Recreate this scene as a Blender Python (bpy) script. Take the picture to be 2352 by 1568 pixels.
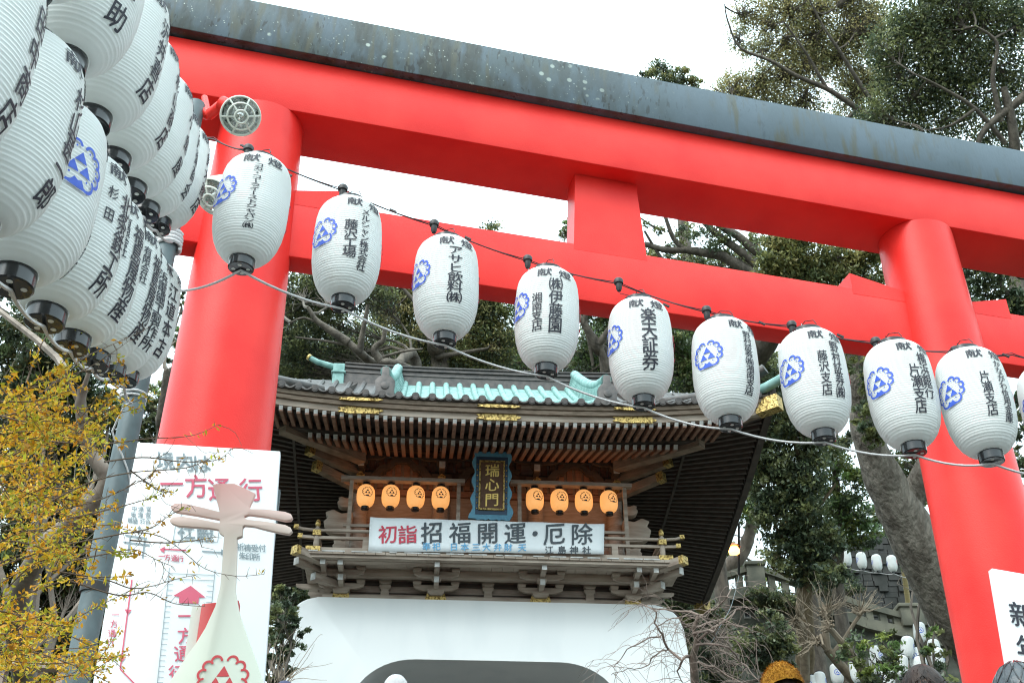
import bpy, bmesh, math, random
import numpy as np
from mathutils import Vector, Matrix

# ------------------------------------------------------------------ camera, sky, sun, exposure
S = bpy.context.scene
for _o in list(S.objects):
    bpy.data.objects.remove(_o)
PIT, ROL, FD, CZ = .5657, .0037, 2670.2, 1.6
F_ = np.array([0, math.cos(PIT), math.sin(PIT)])
U0 = np.array([0, -math.sin(PIT), math.cos(PIT)])
R0 = np.array([1., 0, 0])
R_ = R0 * math.cos(ROL) - U0 * math.sin(ROL)
U_ = R0 * math.sin(ROL) + U0 * math.cos(ROL)
C_ = np.array([0, 0, CZ])
cam = bpy.data.cameras.new('camera')
cam.sensor_width = 36
cam.lens = FD / 2352 * 36
cam.clip_start = .05
cam.clip_end = 2000
cam_o = bpy.data.objects.new('camera', cam)
S.collection.objects.link(cam_o)
cam_o.matrix_world = Matrix([[R_[0], U_[0], -F_[0], 0], [R_[1], U_[1], -F_[1], 0],
                             [R_[2], U_[2], -F_[2], CZ], [0, 0, 0, 1]])
S.camera = cam_o

SUN_EL, SUN_AZ = math.radians(50), math.radians(215)   # high cloud, brightest behind the viewer's left
w = bpy.data.worlds.new('World')
S.world = w
w.use_nodes = True
nt = w.node_tree
bg = nt.nodes['Background']
sky = nt.nodes.new('ShaderNodeTexSky')
sky.sky_type = 'NISHITA'
sky.sun_disc = False
sky.sun_elevation = SUN_EL
sky.sun_rotation = SUN_AZ
sky.dust_density = 4
sky.air_density = 1.2
hsv = nt.nodes.new('ShaderNodeHueSaturation')
hsv.inputs['Saturation'].default_value = .35
nt.links.new(sky.outputs[0], hsv.inputs['Color'])
# overcast: the cloud deck evens out the clear-sky gradient
mixc = nt.nodes.new('ShaderNodeMix')
mixc.data_type = 'RGBA'
mixc.inputs[0].default_value = .7
mixc.inputs[7].default_value = (10.4, 13.3, 14.2, 1)
nt.links.new(hsv.outputs[0], mixc.inputs[6])
# an overcast deck is about three times brighter overhead than at the horizon
tcw = nt.nodes.new('ShaderNodeTexCoord'); sepw = nt.nodes.new('ShaderNodeSeparateXYZ'); nt.links.new(tcw.outputs['Generated'], sepw.inputs[0])
mrw = nt.nodes.new('ShaderNodeMapRange'); mrw.inputs['From Min'].default_value = -.05; mrw.inputs['From Max'].default_value = 1
mrw.inputs['To Min'].default_value = .36; mrw.inputs['To Max'].default_value = 1.45; nt.links.new(sepw.outputs['Z'], mrw.inputs['Value'])
mulw = nt.nodes.new('ShaderNodeMix'); mulw.data_type = 'RGBA'; mulw.blend_type = 'MULTIPLY'; mulw.inputs[0].default_value = 1
nt.links.new(mixc.outputs[2], mulw.inputs[6]); nt.links.new(mrw.outputs[0], mulw.inputs[7])
nt.links.new(mulw.outputs[2], bg.inputs['Color'])
bg.inputs['Strength'].default_value = .12
sun = bpy.data.lights.new('sun', 'SUN')
sun.energy = 1.0
sun.angle = math.radians(35)
sun.color = (1, .98, .94)
sun_o = bpy.data.objects.new('sun', sun)
S.collection.objects.link(sun_o)
sd = Vector((math.sin(SUN_AZ) * math.cos(SUN_EL), math.cos(SUN_AZ) * math.cos(SUN_EL), math.sin(SUN_EL)))
sun_o.rotation_euler = sd.to_track_quat('Z', 'Y').to_euler()
S.view_settings.view_transform = 'Standard'
S.view_settings.look = 'None'
S.view_settings.exposure = 1.0
S.view_settings.gamma = 1
S.cycles.pixel_filter_type = 'BLACKMAN_HARRIS'
S.cycles.filter_width = 1.15
S.cycles.max_bounces = 6
S.cycles.diffuse_bounces = 3
S.cycles.transparent_max_bounces = 8

# ------------------------------------------------------------------ geometry helpers
def ray(x, y):
    return F_ + R_ * (x - 1176) / FD + U_ * (784 - y) / FD
def at(x, y, z):                       # point seen at reading (x, y) of the survey photo, z metres deep
    return C_ + ray(x, y) * z

class Fr:                               # upright local frame (u right, v away, w up)
    def __init__(s, o, yaw):
        s.o = np.array(o, float); s.yaw = yaw
        s.u = np.array([math.cos(yaw), math.sin(yaw), 0]); s.v = np.array([-math.sin(yaw), math.cos(yaw), 0])
        s.w = np.array([0, 0, 1.])
    def W(s, p):
        return s.o + p[0] * s.u + p[1] * s.v + p[2] * s.w
    def on_v(s, x, y, v=0):
        d = ray(x, y); t = ((s.o - C_) @ s.v + v) / (d @ s.v)
        P = C_ + d * t - s.o
        return np.array([P @ s.u, v, P @ s.w])

ident = lambda p: np.array(p, float)
class MB:
    def __init__(s, xf=ident):
        s.v = []; s.f = []; s.m = []; s.xf = xf
    def add(s, vs, fs, m=0):
        b = len(s.v)
        s.v += [s.xf(p) for p in vs]
        s.f += [[i + b for i in f] for f in fs]
        s.m += [m] * len(fs)
        return s
    def box(s, x0, x1, y0, y1, z0, z1, m=0):
        return s.hexa([(x0, y0, z0), (x1, y0, z0), (x1, y1, z0), (x0, y1, z0),
                       (x0, y0, z1), (x1, y0, z1), (x1, y1, z1), (x0, y1, z1)], m)
    def hexa(s, P, m=0):
        return s.add(P, [(0, 3, 2, 1), (4, 5, 6, 7), (0, 1, 5, 4), (1, 2, 6, 5), (2, 3, 7, 6), (3, 0, 4, 7)], m)
    def bar(s, a, b, wd, ht, up=(0, 0, 1), m=0, wd2=None, ht2=None):   # rectangular bar a -> b
        a = np.array(a, float); b = np.array(b, float); d = b - a; d /= np.linalg.norm(d)
        r = np.cross(d, up); r /= np.linalg.norm(r); q = np.cross(r, d)
        P = []
        for c, x, y in ((a, wd, ht), (b, wd2 or wd, ht2 or ht)):
            P += [c - r * x / 2 - q * y / 2, c + r * x / 2 - q * y / 2, c + r * x / 2 + q * y / 2, c - r * x / 2 + q * y / 2]
        return s.add(P, [(0, 1, 2, 3), (7, 6, 5, 4), (1, 0, 4, 5), (2, 1, 5, 6), (3, 2, 6, 7), (0, 3, 7, 4)], m)
    def tube(s, pts, rad, n=6, m=0, cap=True):
        pts = [np.array(p, float) for p in pts]
        if not hasattr(rad, '__len__'): rad = [rad] * len(pts)
        V = []; prev = None
        for i, p in enumerate(pts):
            d = pts[min(i + 1, len(pts) - 1)] - pts[max(i - 1, 0)]
            L = np.linalg.norm(d); d = d / L if L > 1e-9 else np.array([0, 0, 1.])
            if prev is None:
                a = np.array([0, 0, 1.]) if abs(d[2]) < .9 else np.array([1., 0, 0])
            else:
                a = prev
            x = a - d * (a @ d)
            if np.linalg.norm(x) < 1e-6: x = np.cross(d, [1, .3, .2])
            x /= np.linalg.norm(x); prev = x; y = np.cross(d, x)
            for k in range(n):
                t = 2 * math.pi * k / n
                V.append(p + rad[i] * (math.cos(t) * x + math.sin(t) * y))
        Fc = []
        for i in range(len(pts) - 1):
            for k in range(n):
                Fc.append((i * n + k, i * n + (k + 1) % n, (i + 1) * n + (k + 1) % n, (i + 1) * n + k))
        if cap:
            Fc.append(tuple(range(n))[::-1]); Fc.append(tuple((len(pts) - 1) * n + k for k in range(n)))
        return s.add(V, Fc, m)
    def lathe(s, prof, n=32, c=(0, 0, 0), m=0, cap=True):              # prof: (r, z)
        V = []; Fc = []
        for r, z in prof:
            for k in range(n):
                t = 2 * math.pi * k / n
                V.append((c[0] + r * math.cos(t), c[1] + r * math.sin(t), c[2] + z))
        for i in range(len(prof) - 1):
            for k in range(n):
                Fc.append((i * n + k, i * n + (k + 1) % n, (i + 1) * n + (k + 1) % n, (i + 1) * n + k))
        if cap:
            Fc.append(tuple(range(n))[::-1]); Fc.append(tuple((len(prof) - 1) * n + k for k in range(n)))
        return s.add(V, Fc, m)
    def prism(s, poly, fn, a, b, m=0):      # polygon (2-D) extruded: fn(x, y, t) for t = a and b
        n = len(poly)
        V = [fn(x, y, a) for x, y in poly] + [fn(x, y, b) for x, y in poly]
        Fc = [tuple(range(n)), tuple(range(2 * n - 1, n - 1, -1))]
        Fc += [(k, n + k, n + (k + 1) % n, (k + 1) % n) for k in range(n)]
        return s.add(V, Fc, m)
    def grid(s, P, m=0):                    # P[i][j] points
        n = len(P); k = len(P[0])
        return s.add([q for r in P for q in r],
                     [(i * k + j, i * k + j + 1, (i + 1) * k + j + 1, (i + 1) * k + j) for i in range(n - 1) for j in range(k - 1)], m)
    def build(s, name, mats, parent=None, smooth=None, bevel=0, local=False, fixn=True):
        me = bpy.data.meshes.new(name)
        V = s.v
        if parent is not None and not local:
            Mi = np.array(parent['_mi']).reshape(4, 4)
            A = np.array(V) if len(V) else np.zeros((0, 3))
            V = (A @ Mi[:3, :3].T + Mi[:3, 3]).tolist()
        me.from_pydata([tuple(p) for p in V], [], s.f)
        if not isinstance(mats, (list, tuple)): mats = [mats]
        for q in mats: me.materials.append(q)
        if len(mats) > 1: me.polygons.foreach_set('material_index', s.m)
        if fixn or bevel:
            bm = bmesh.new(); bm.from_mesh(me)
            if fixn: bmesh.ops.recalc_face_normals(bm, faces=bm.faces)
            if bevel:
                es = [e for e in bm.edges if len(e.link_faces) == 2 and e.calc_face_angle(0) > .6]
                bmesh.ops.bevel(bm, geom=es, offset=bevel, segments=2, affect='EDGES', profile=.5, clamp_overlap=True)
            bm.to_mesh(me); bm.free()
        if smooth is not None or bevel:
            me.polygons.foreach_set('use_smooth', [True] * len(me.polygons))
            me.set_sharp_from_angle(angle=math.radians(smooth or 40))
        o = bpy.data.objects.new(name, me)
        S.collection.objects.link(o)
        if parent is not None:
            o.parent = parent
            if '_mi' in parent: o['_mi'] = list(parent['_mi'])
        return o

def tag(o, label=None, cat=None, group=None, kind=None):
    if label: o['label'] = label
    if cat: o['category'] = cat
    if group: o['group'] = group
    if kind: o['kind'] = kind
    return o
_things = []
def thing(name, label, cat, loc=(0, 0, 0), rz=0, group=None):
    o = bpy.data.objects.new(name, None)
    o.empty_display_size = .1
    S.collection.objects.link(o)
    o.location = tuple(float(q) for q in loc); o.rotation_euler = (0, 0, rz)
    tag(o, label, cat, group)
    M = (Matrix.Translation(o.location) @ Matrix.Rotation(rz, 4, 'Z')).inverted()
    o['_mi'] = [M[i][j] for i in range(4) for j in range(4)]
    _things.append(o)
    return o
def copy_part(src, parent, name=None):
    c = src.copy(); S.collection.objects.link(c); c.parent = parent
    return c
def struct(o):
    o['kind'] = 'structure'; return o

# ------------------------------------------------------------------ materials
def lin(c):
    return tuple(((x / 255) / 12.92 if x / 255 <= .04045 else ((x / 255 + .055) / 1.055) ** 2.4) for x in c)
_mats = {}
def mat(name, col, rough=.6, metal=0, spec=.5, col2=None, nscale=6, ndet=5, lo=.4, hi=.65, bump=0, bscale=60, stretch=None,
        emit=0, emitcol=None, trans=0, attr=None, coat=0, coord='Object', bdist=.01):
    if name in _mats: return _mats[name]
    m = bpy.data.materials.new(name); m.use_nodes = True
    t = m.node_tree; N = t.nodes; L = t.links
    b = N['Principled BSDF']
    b.inputs['Roughness'].default_value = rough; b.inputs['Metallic'].default_value = metal
    b.inputs['Specular IOR Level'].default_value = spec
    if coat: b.inputs['Coat Weight'].default_value = coat
    src = None
    b.inputs['Base Color'].default_value = (*col, 1)
    tc = None
    if col2 is not None or bump:
        tc = N.new('ShaderNodeTexCoord'); mp = N.new('ShaderNodeMapping')
        L.new(tc.outputs[coord], mp.inputs['Vector'])
        if stretch: mp.inputs['Scale'].default_value = stretch
    if col2 is not None:
        nz = N.new('ShaderNodeTexNoise'); nz.inputs['Scale'].default_value = nscale; nz.inputs['Detail'].default_value = ndet
        L.new(mp.outputs[0], nz.inputs['Vector'])
        mr = N.new('ShaderNodeMapRange'); mr.inputs['From Min'].default_value = lo; mr.inputs['From Max'].default_value = hi
        L.new(nz.outputs['Fac'], mr.inputs['Value'])
        mx = N.new('ShaderNodeMix'); mx.data_type = 'RGBA'
        mx.inputs[6].default_value = (*col, 1); mx.inputs[7].default_value = (*col2, 1)
        L.new(mr.outputs[0], mx.inputs[0]); src = mx.outputs[2]
    if attr:
        at_ = N.new('ShaderNodeAttribute'); at_.attribute_name = attr
        mx2 = N.new('ShaderNodeMix'); mx2.data_type = 'RGBA'; mx2.blend_type = 'MULTIPLY'; mx2.inputs[0].default_value = 1
        if src: L.new(src, mx2.inputs[6])
        else: mx2.inputs[6].default_value = (*col, 1)
        L.new(at_.outputs['Color'], mx2.inputs[7]); src = mx2.outputs[2]
    if src: L.new(src, b.inputs['Base Color'])
    if bump:
        n2 = N.new('ShaderNodeTexNoise'); n2.inputs['Scale'].default_value = bscale; n2.inputs['Detail'].default_value = 3
        L.new(mp.outputs[0], n2.inputs['Vector'])
        bp = N.new('ShaderNodeBump'); bp.inputs['Strength'].default_value = bump; bp.inputs['Distance'].default_value = bdist
        L.new(n2.outputs['Fac'], bp.inputs['Height']); L.new(bp.outputs[0], b.inputs['Normal'])
    if emit:
        b.inputs['Emission Strength'].default_value = emit
        b.inputs['Emission Color'].default_value = (*(emitcol or col), 1)
    if trans:
        tr = N.new('ShaderNodeBsdfTranslucent'); ms = N.new('ShaderNodeMixShader'); ms.inputs[0].default_value = trans
        if src: L.new(src, tr.inputs['Color'])
        else: tr.inputs['Color'].default_value = (*col, 1)
        L.new(b.outputs[0], ms.inputs[1]); L.new(tr.outputs[0], ms.inputs[2])
        L.new(ms.outputs[0], N['Material Output'].inputs['Surface'])
    m.node_tree.nodes.active = b
    _mats[name] = m
    return m

M_RED = mat('vermilion_paint', (.90, .042, .032), rough=.38, spec=.25, col2=(.82, .026, .022), nscale=2.2, bump=.35, bscale=110, bdist=.004)
M_WHITE = mat('white_plaster', (.86, .87, .86), rough=.8, col2=(.78, .80, .80), nscale=1.4, stretch=(1, 1, .35), lo=.48, hi=.75, bump=.06, bscale=40)
M_PAPER = mat('lantern_paper', (.86, .875, .86), rough=.62, spec=.35, col2=(.80, .81, .78), nscale=5, lo=.45, hi=.75, trans=.26, bump=.25, bscale=38, bdist=.004)
M_LACQ = mat('black_lacquer', (.012, .013, .015), rough=.22, coat=.3)
M_INK = mat('black_ink', (.018, .018, .03), rough=.6)
M_BLUE = mat('blue_ink', (.03, .085, .50), rough=.6, col2=(.05, .12, .58), nscale=30)
M_REDINK = mat('red_ink', (.62, .03, .07), rough=.6)
M_HOLE = mat('painted_hole_light', (.75, .75, .72), rough=.8)  # pale paint standing for the bright inside seen through the vents
M_ROPE = mat('white_rope', (.72, .70, .70), rough=.9, bump=.5, bscale=300)
M_WIRE = mat('black_wire', (.02, .018, .018), rough=.5)
M_RWIRE = mat('dark_red_wire', (.12, .012, .02), rough=.5)
M_STEEL = mat('galvanised_steel', (.13, .165, .175), rough=.55, metal=.2, col2=(.09, .115, .12), nscale=8, bump=.05)
M_WOOD = mat('weathered_wood', (.27, .205, .155), rough=.75, col2=(.17, .125, .09), nscale=5, stretch=(1, 1, 7), bump=.15, bscale=30)
M_GWOOD = mat('grey_weathered_wood', (.44, .365, .30), rough=.8, col2=(.28, .215, .17), nscale=4, stretch=(.4, 1, 3), bump=.15, bscale=30)
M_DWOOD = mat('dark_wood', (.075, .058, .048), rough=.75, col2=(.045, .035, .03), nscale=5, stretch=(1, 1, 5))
M_RWOOD = mat('reddish_wood', (.31, .17, .115), rough=.7, col2=(.21, .11, .075), nscale=5, stretch=(1, 1, 5))
M_LWOOD = mat('pale_wood', (.42, .34, .285), rough=.7, col2=(.32, .25, .205), nscale=6, stretch=(1, 1, 6))
M_TIP = mat('whitened_wood_end', (.62, .62, .60), rough=.8, col2=(.40, .39, .37), nscale=9)
M_COPPER = mat('verdigris_copper', (.24, .41, .38), rough=.7, col2=(.13, .26, .24), nscale=7, bump=.08, bscale=25)
M_TILE = mat('dark_roof_copper', (.095, .08, .073), rough=.5, metal=.1, col2=(.055, .05, .048), nscale=10, bump=.1)
M_GOLD = mat('gilt_metal', (.55, .39, .14), rough=.4, metal=.75, col2=(.16, .10, .03), nscale=26, ndet=2, lo=.50, hi=.62, bump=.8, bscale=26, bdist=.03)
M_GILT = mat('gilt_paint', (.72, .50, .15), rough=.35, metal=.6)
M_GLASS = mat('lamp_glass', (.82, .84, .83), rough=.06, metal=1, bump=.5, bscale=9, bdist=.05)
M_CREAM = mat('cream_enamel', (.78, .80, .72), rough=.35)
M_SIGN = mat('sign_sheet', (.80, .83, .84), rough=.35, col2=(.74, .78, .80), nscale=2, lo=.5, hi=.7, bump=.04, bscale=3, bdist=.05)
M_SIGNRED = mat('sign_red', (.68, .12, .19), rough=.5)
M_SIGNGREY = mat('sign_grey', (.27, .33, .36), rough=.5)
M_SIGNBLUE = mat('sign_blue', (.13, .42, .70), rough=.5)
M_STONE = mat('mossy_stone', (.115, .115, .095), rough=.9, col2=(.055, .06, .045), nscale=3, bump=.4, bscale=14)
M_PAVE = mat('stone_paving', (.075, .07, .065), rough=.9, col2=(.05, .05, .047), nscale=4, bump=.2, bscale=20)
M_SOIL = mat('hillside_soil', (.05, .045, .03), rough=.95, col2=(.03, .04, .02), nscale=1.2, bump=.5, bscale=4, bdist=.1)
M_BARK = mat('bark', (.15, .125, .10), rough=.9, col2=(.075, .062, .05), nscale=6, stretch=(1, 1, .4), bump=.8, bscale=16, bdist=.04)
M_GBARK = mat('grey_bark', (.27, .22, .18), rough=.9, col2=(.15, .12, .095), nscale=5, stretch=(1, 1, .5), bump=.5, bscale=18, bdist=.02)
M_TWIG = mat('twig_bark', (.13, .085, .055), rough=.9)
M_LEAF = mat('evergreen_leaf', (.150, .168, .100), rough=.4, spec=.5, attr='tint', trans=.33)
M_YLEAF = mat('autumn_leaf', (.70, .47, .045), rough=.6, attr='tint', trans=.35)

# ------------------------------------------------------------------ lettering and crest
_gl = {}
def glyph(ch):
    """flat outline of one character, centred, 1 em wide, slightly emboldened and rising like brush script"""
    if ch in _gl: return _gl[ch]
    cu = bpy.data.curves.new('glyph', 'FONT'); cu.body = ch; cu.resolution_u = 2; cu.offset = 0
    o = bpy.data.objects.new('glyph', cu); S.collection.objects.link(o)
    dg = bpy.context.evaluated_depsgraph_get()
    me = bpy.data.meshes.new_from_object(o.evaluated_get(dg))
    bm = bmesh.new(); bm.from_mesh(me)
    for ax, vals in ((0, (.2, .5, .8)), (1, (.1, .4, .7))):
        for q in vals:
            co = [0, 0, 0]; co[ax] = q; no = [0, 0, 0]; no[ax] = 1
            bmesh.ops.bisect_plane(bm, geom=bm.verts[:] + bm.edges[:] + bm.faces[:], plane_co=co, plane_no=no, dist=1e-5)
    bm.to_mesh(me); bm.free()
    V = np.array([(v.co.x, v.co.y) for v in me.vertices]) if len(me.vertices) else np.zeros((0, 2))
    Fc = [tuple(p.vertices) for p in me.polygons]
    if len(V):
        wide = V[:, 0].max() < .72          # narrow latin-width marks
        cx = (V[:, 0].max() + V[:, 0].min()) / 2 if wide else .48
        V = V - [cx, .38]
        V[:, 1] += V[:, 0] * .07            # brush lettering rises to the right
    bpy.data.objects.remove(o); bpy.data.curves.remove(cu); bpy.data.meshes.remove(me)
    _gl[ch] = (V, Fc)
    return _gl[ch]
BOLD = .016
def put_glyph(mb, ch, fn, cx, cy, sx, sy=None, m=0, k=0, bold=None):
    V, Fc = glyph(ch)
    sy = sy or sx; b0 = bold if bold is not None else BOLD
    if ch == 'ー': V = np.stack([V[:, 1], -V[:, 0]], -1)
    for i, (dx, dy) in enumerate(((-b0, -b0 * .5), (b0, b0 * .5), (0, -b0 * .6), (0, b0 * .6))):    # thick brush strokes: four layers of ink
        mb.add([fn(cx + (a + dx) * sx, cy + (b + dy) * sy, k + i) for a, b in V], Fc, m)
def put_line(mb, s, fn, x0, y0, dx, dy, sx, sy=None, m=0):
    for i, ch in enumerate(s):
        if ch != ' ': put_glyph(mb, ch, fn, x0 + dx * i, y0 + dy * i, sx, sy, m)
def stroke(mb, fn, pts, wd, k=0, m=0):
    pts = np.array(pts, float); n = len(pts); V = []
    wds = wd if hasattr(wd, '__len__') else [wd] * n
    for i in range(n):
        d = pts[min(i + 1, n - 1)] - pts[max(i - 1, 0)]; d = d / (np.linalg.norm(d) + 1e-9)
        q = np.array([-d[1], d[0]]) * wds[i] / 2
        V += [fn(*(pts[i] + q), k), fn(*(pts[i] - q), k)]
    mb.add(V, [(2 * i, 2 * i + 1, 2 * i + 3, 2 * i + 2) for i in range(n - 1)], m)
def disc2(mb, fn, c, r, k=0, n=8, m=0):
    mb.add([fn(c[0] + r * math.cos(6.2832 * i / n), c[1] + r * math.sin(6.2832 * i / n), k) for i in range(n)], [tuple(range(n))], m)
def crest(mb, fn, s, m=0, thin=False):
    """three scales inside a ring of breaking waves; s = half width"""
    f2 = lambda x, y, k: fn(x * s, y * s, k)
    h = .40
    T = [(0, .52), (-.54, -.36), (.54, -.36)]
    mid = lambda a, b: ((a[0] + b[0]) / 2, (a[1] + b[1]) / 2)
    for a, b, c in ((T[0], mid(T[0], T[1]), mid(T[0], T[2])), (T[1], mid(T[1], T[2]), mid(T[0], T[1])), (T[2], mid(T[0], T[2]), mid(T[1], T[2]))):
        g = ((a[0] + b[0] + c[0]) / 3, (a[1] + b[1] + c[1]) / 3)
        tri = [(g[0] + (p[0] - g[0]) * .95, g[1] + (p[1] - g[1]) * .95) for p in (a, b, c)]
        mb.add([f2(*p, 0) for p in tri + [mid(tri[0], tri[1]), mid(tri[1], tri[2]), mid(tri[2], tri[0])]], [(0, 3, 5), (3, 1, 4), (5, 4, 2), (3, 4, 5)], m)
    k = 1
    lobes = [(23, .77, .20), (51, .785, .20), (79, .785, .20), (108, .77, .215), (147, .73, .30)]
    t = .105 if not thin else .09
    for sg in (1, -1):
        for a, rr, lr in lobes:
            A = math.radians(a); c = np.array([math.sin(A) * rr * sg, math.cos(A) * rr * .95])
            out = math.atan2(c[1], c[0])
            pts = []
            for q in np.linspace(-1.25, 1.6, 10):
                an = out + sg * q
                pts.append(c + lr * np.array([math.cos(an), math.sin(an)]))
            wd = [t * (1.15 - .25 * abs(i - 4) / 5) for i in range(10)]
            stroke(mb, f2, pts, wd, k, m)
            disc2(mb, f2, pts[-1] * .97, t * .55, k + 1, 8, m)
            if not thin: disc2(mb, f2, c * .93, .045, k, 6, m)
            k += 2
    mb.add([f2(*p, k) for p in [(-.36, -.95), (0, -.98), (.36, -.95), (.15, -.62), (0, -.70), (-.15, -.62)]], [(0, 1, 4, 5), (1, 2, 3, 4)], m)
# ------------------------------------------------------------------ ground: stairs, terrace, hill
def gz(y):
    if y < .9: return 0.
    if y < 6.9: return (y - .9) * .30
    if y < 9: return 1.8
    if y < 17.2: return 1.8 + (y - 9) * .32
    return 4.42
def ground():
    mb = MB(); prof = [(-14., 0.), (.9, 0.)]
    y, z = .9, 0.
    for i in range(12):                    # lower flight
        z += .15; prof += [(y, z)]; y += .5; prof += [(y, z)]
    prof += [(9., z)]; y = 9.
    for i in range(18):                    # upper flight
        z += .1456; prof += [(y, z)]; y += .4555; prof += [(y, z)]
    prof += [(36., z)]
    for x0, x1 in ((-4.2, 5.4),):
        mb.grid([[(x0, a, b) for a, b in prof], [(x1, a, b) for a, b in prof]])
    struct(mb.build('stone_stairs', M_PAVE))
    random.seed(5)
    P = []                                 # hillside sheet, reaching far round the shrine
    xs = [-400, -160, -80, -50, -32, -22, -15, -10, -7, -4.6, 0, 5.8, 8, 12, 16, 22, 32, 50, 80, 160, 400]
    ys = [-400, -120, -40, -14, -6, 0, 3, 6, 9, 12, 15, 18, 22, 27, 32, 38, 46, 60, 90, 160, 400]
    for yy in ys:
        row = []
        for xx in xs:
            z = gz(yy) - .35
            if yy > 27: z += min((yy - 27) * .33, 9)
            if xx < -4.7 and yy > 0: z += min((-4.6 - xx) * .35, 5) * min(1, yy / 8)
            if xx > 9 and yy > 24: z += min((xx - 9) * .3, 4)
            z += random.uniform(-.12, .12) if abs(xx) > 6 else 0
            row.append((xx, yy, z))
        P.append(row)
    struct(MB().grid(P).build('hillside', M_SOIL, smooth=80))
ground()
# ------------------------------------------------------------------ torii
TO = Fr((.7445, 6.8232, 0), .2614)
def kasagi_mat():
    m = bpy.data.materials.new('weathered_kasagi'); m.use_nodes = True
    t = m.node_tree; N = t.nodes; L = t.links; b = N['Principled BSDF']
    tc = N.new('ShaderNodeTexCoord')
    def noise(sc, st=(1, 1, 1), det=5):
        mp = N.new('ShaderNodeMapping'); mp.inputs['Scale'].default_value = st; L.new(tc.outputs['Object'], mp.inputs[0])
        n = N.new('ShaderNodeTexNoise'); n.inputs['Scale'].default_value = sc; n.inputs['Detail'].default_value = det; L.new(mp.outputs[0], n.inputs['Vector'])
        return n.outputs['Fac']
    def rng(s, a, c, o0=0., o1=1.):
        r = N.new('ShaderNodeMapRange'); r.inputs['From Min'].default_value = a; r.inputs['From Max'].default_value = c
        r.inputs['To Min'].default_value = o0; r.inputs['To Max'].default_value = o1
        L.new(s, r.inputs['Value']); return r.outputs[0]
    def mix(f, a, c):
        x = N.new('ShaderNodeMix'); x.data_type = 'RGBA'; L.new(f, x.inputs[0])
        for i, q in ((6, a), (7, c)):
            if isinstance(q, tuple): x.inputs[i].default_value = (*q, 1)
            else: L.new(q, x.inputs[i])
        return x.outputs[2]
    def mul(a, c):
        x = N.new('ShaderNodeMath'); x.operation = 'MULTIPLY'; L.new(a, x.inputs[0]); L.new(c, x.inputs[1]); return x.outputs[0]
    sep = N.new('ShaderNodeSeparateXYZ'); L.new(tc.outputs['Object'], sep.inputs[0])
    old = rng(sep.outputs['X'], .9, -1.2)                       # the left stretch is older and more stained
    c = mix(rng(noise(2.2), .35, .65), (.092, .130, .162), (.075, .108, .13))
    c = mix(mul(rng(noise(2.6, (1, 1, .8), 8), .40, .60, 0, .9), old), c, (.062, .085, .08))
    c = mix(mul(rng(noise(7, (1, 1, .35), 9), .46, .60), old), c, (.042, .050, .044))
    c = mix(mul(rng(noise(13, (1, 1, .12), 6), .52, .64, 0, .8), rng(noise(1.7), .40, .52)), c, (.085, .085, .055))
    c = mix(mul(mul(rng(noise(34, (1, 1, .3), 8), .57, .62), rng(noise(2.3), .45, .53, 0, .85)), rng(sep.outputs['X'], 1.5, -.3, .15, 1)), c, (.025, .028, .026))
    c = mix(mul(rng(noise(40, (1, 1, 1), 4), .67, .72), old), c, (.22, .26, .24))
    v = N.new('ShaderNodeTexVoronoi'); v.inputs['Scale'].default_value = 10; v.inputs['Randomness'].default_value = 1; L.new(tc.outputs['Object'], v.inputs['Vector'])
    sp = mul(mul(rng(v.outputs['Distance'], .22, .15), rng(noise(3.1), .54, .58)), old)
    c = mix(sp, c, (.42, .48, .43))
    v2 = N.new('ShaderNodeTexVoronoi'); v2.inputs['Scale'].default_value = 26; L.new(tc.outputs['Object'], v2.inputs['Vector'])
    c = mix(mul(mul(rng(v2.outputs['Distance'], .16, .1), rng(noise(4), .52, .58)), old), c, (.45, .5, .45))
    L.new(c, b.inputs['Base Color']); b.inputs['Roughness'].default_value = .55
    bp = N.new('ShaderNodeBump'); bp.inputs['Strength'].default_value = .25; bp.inputs['Distance'].default_value = .01
    L.new(noise(30, (1, 1, .4)), bp.inputs['Height']); L.new(bp.outputs[0], b.inputs['Normal'])
    return m
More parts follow.
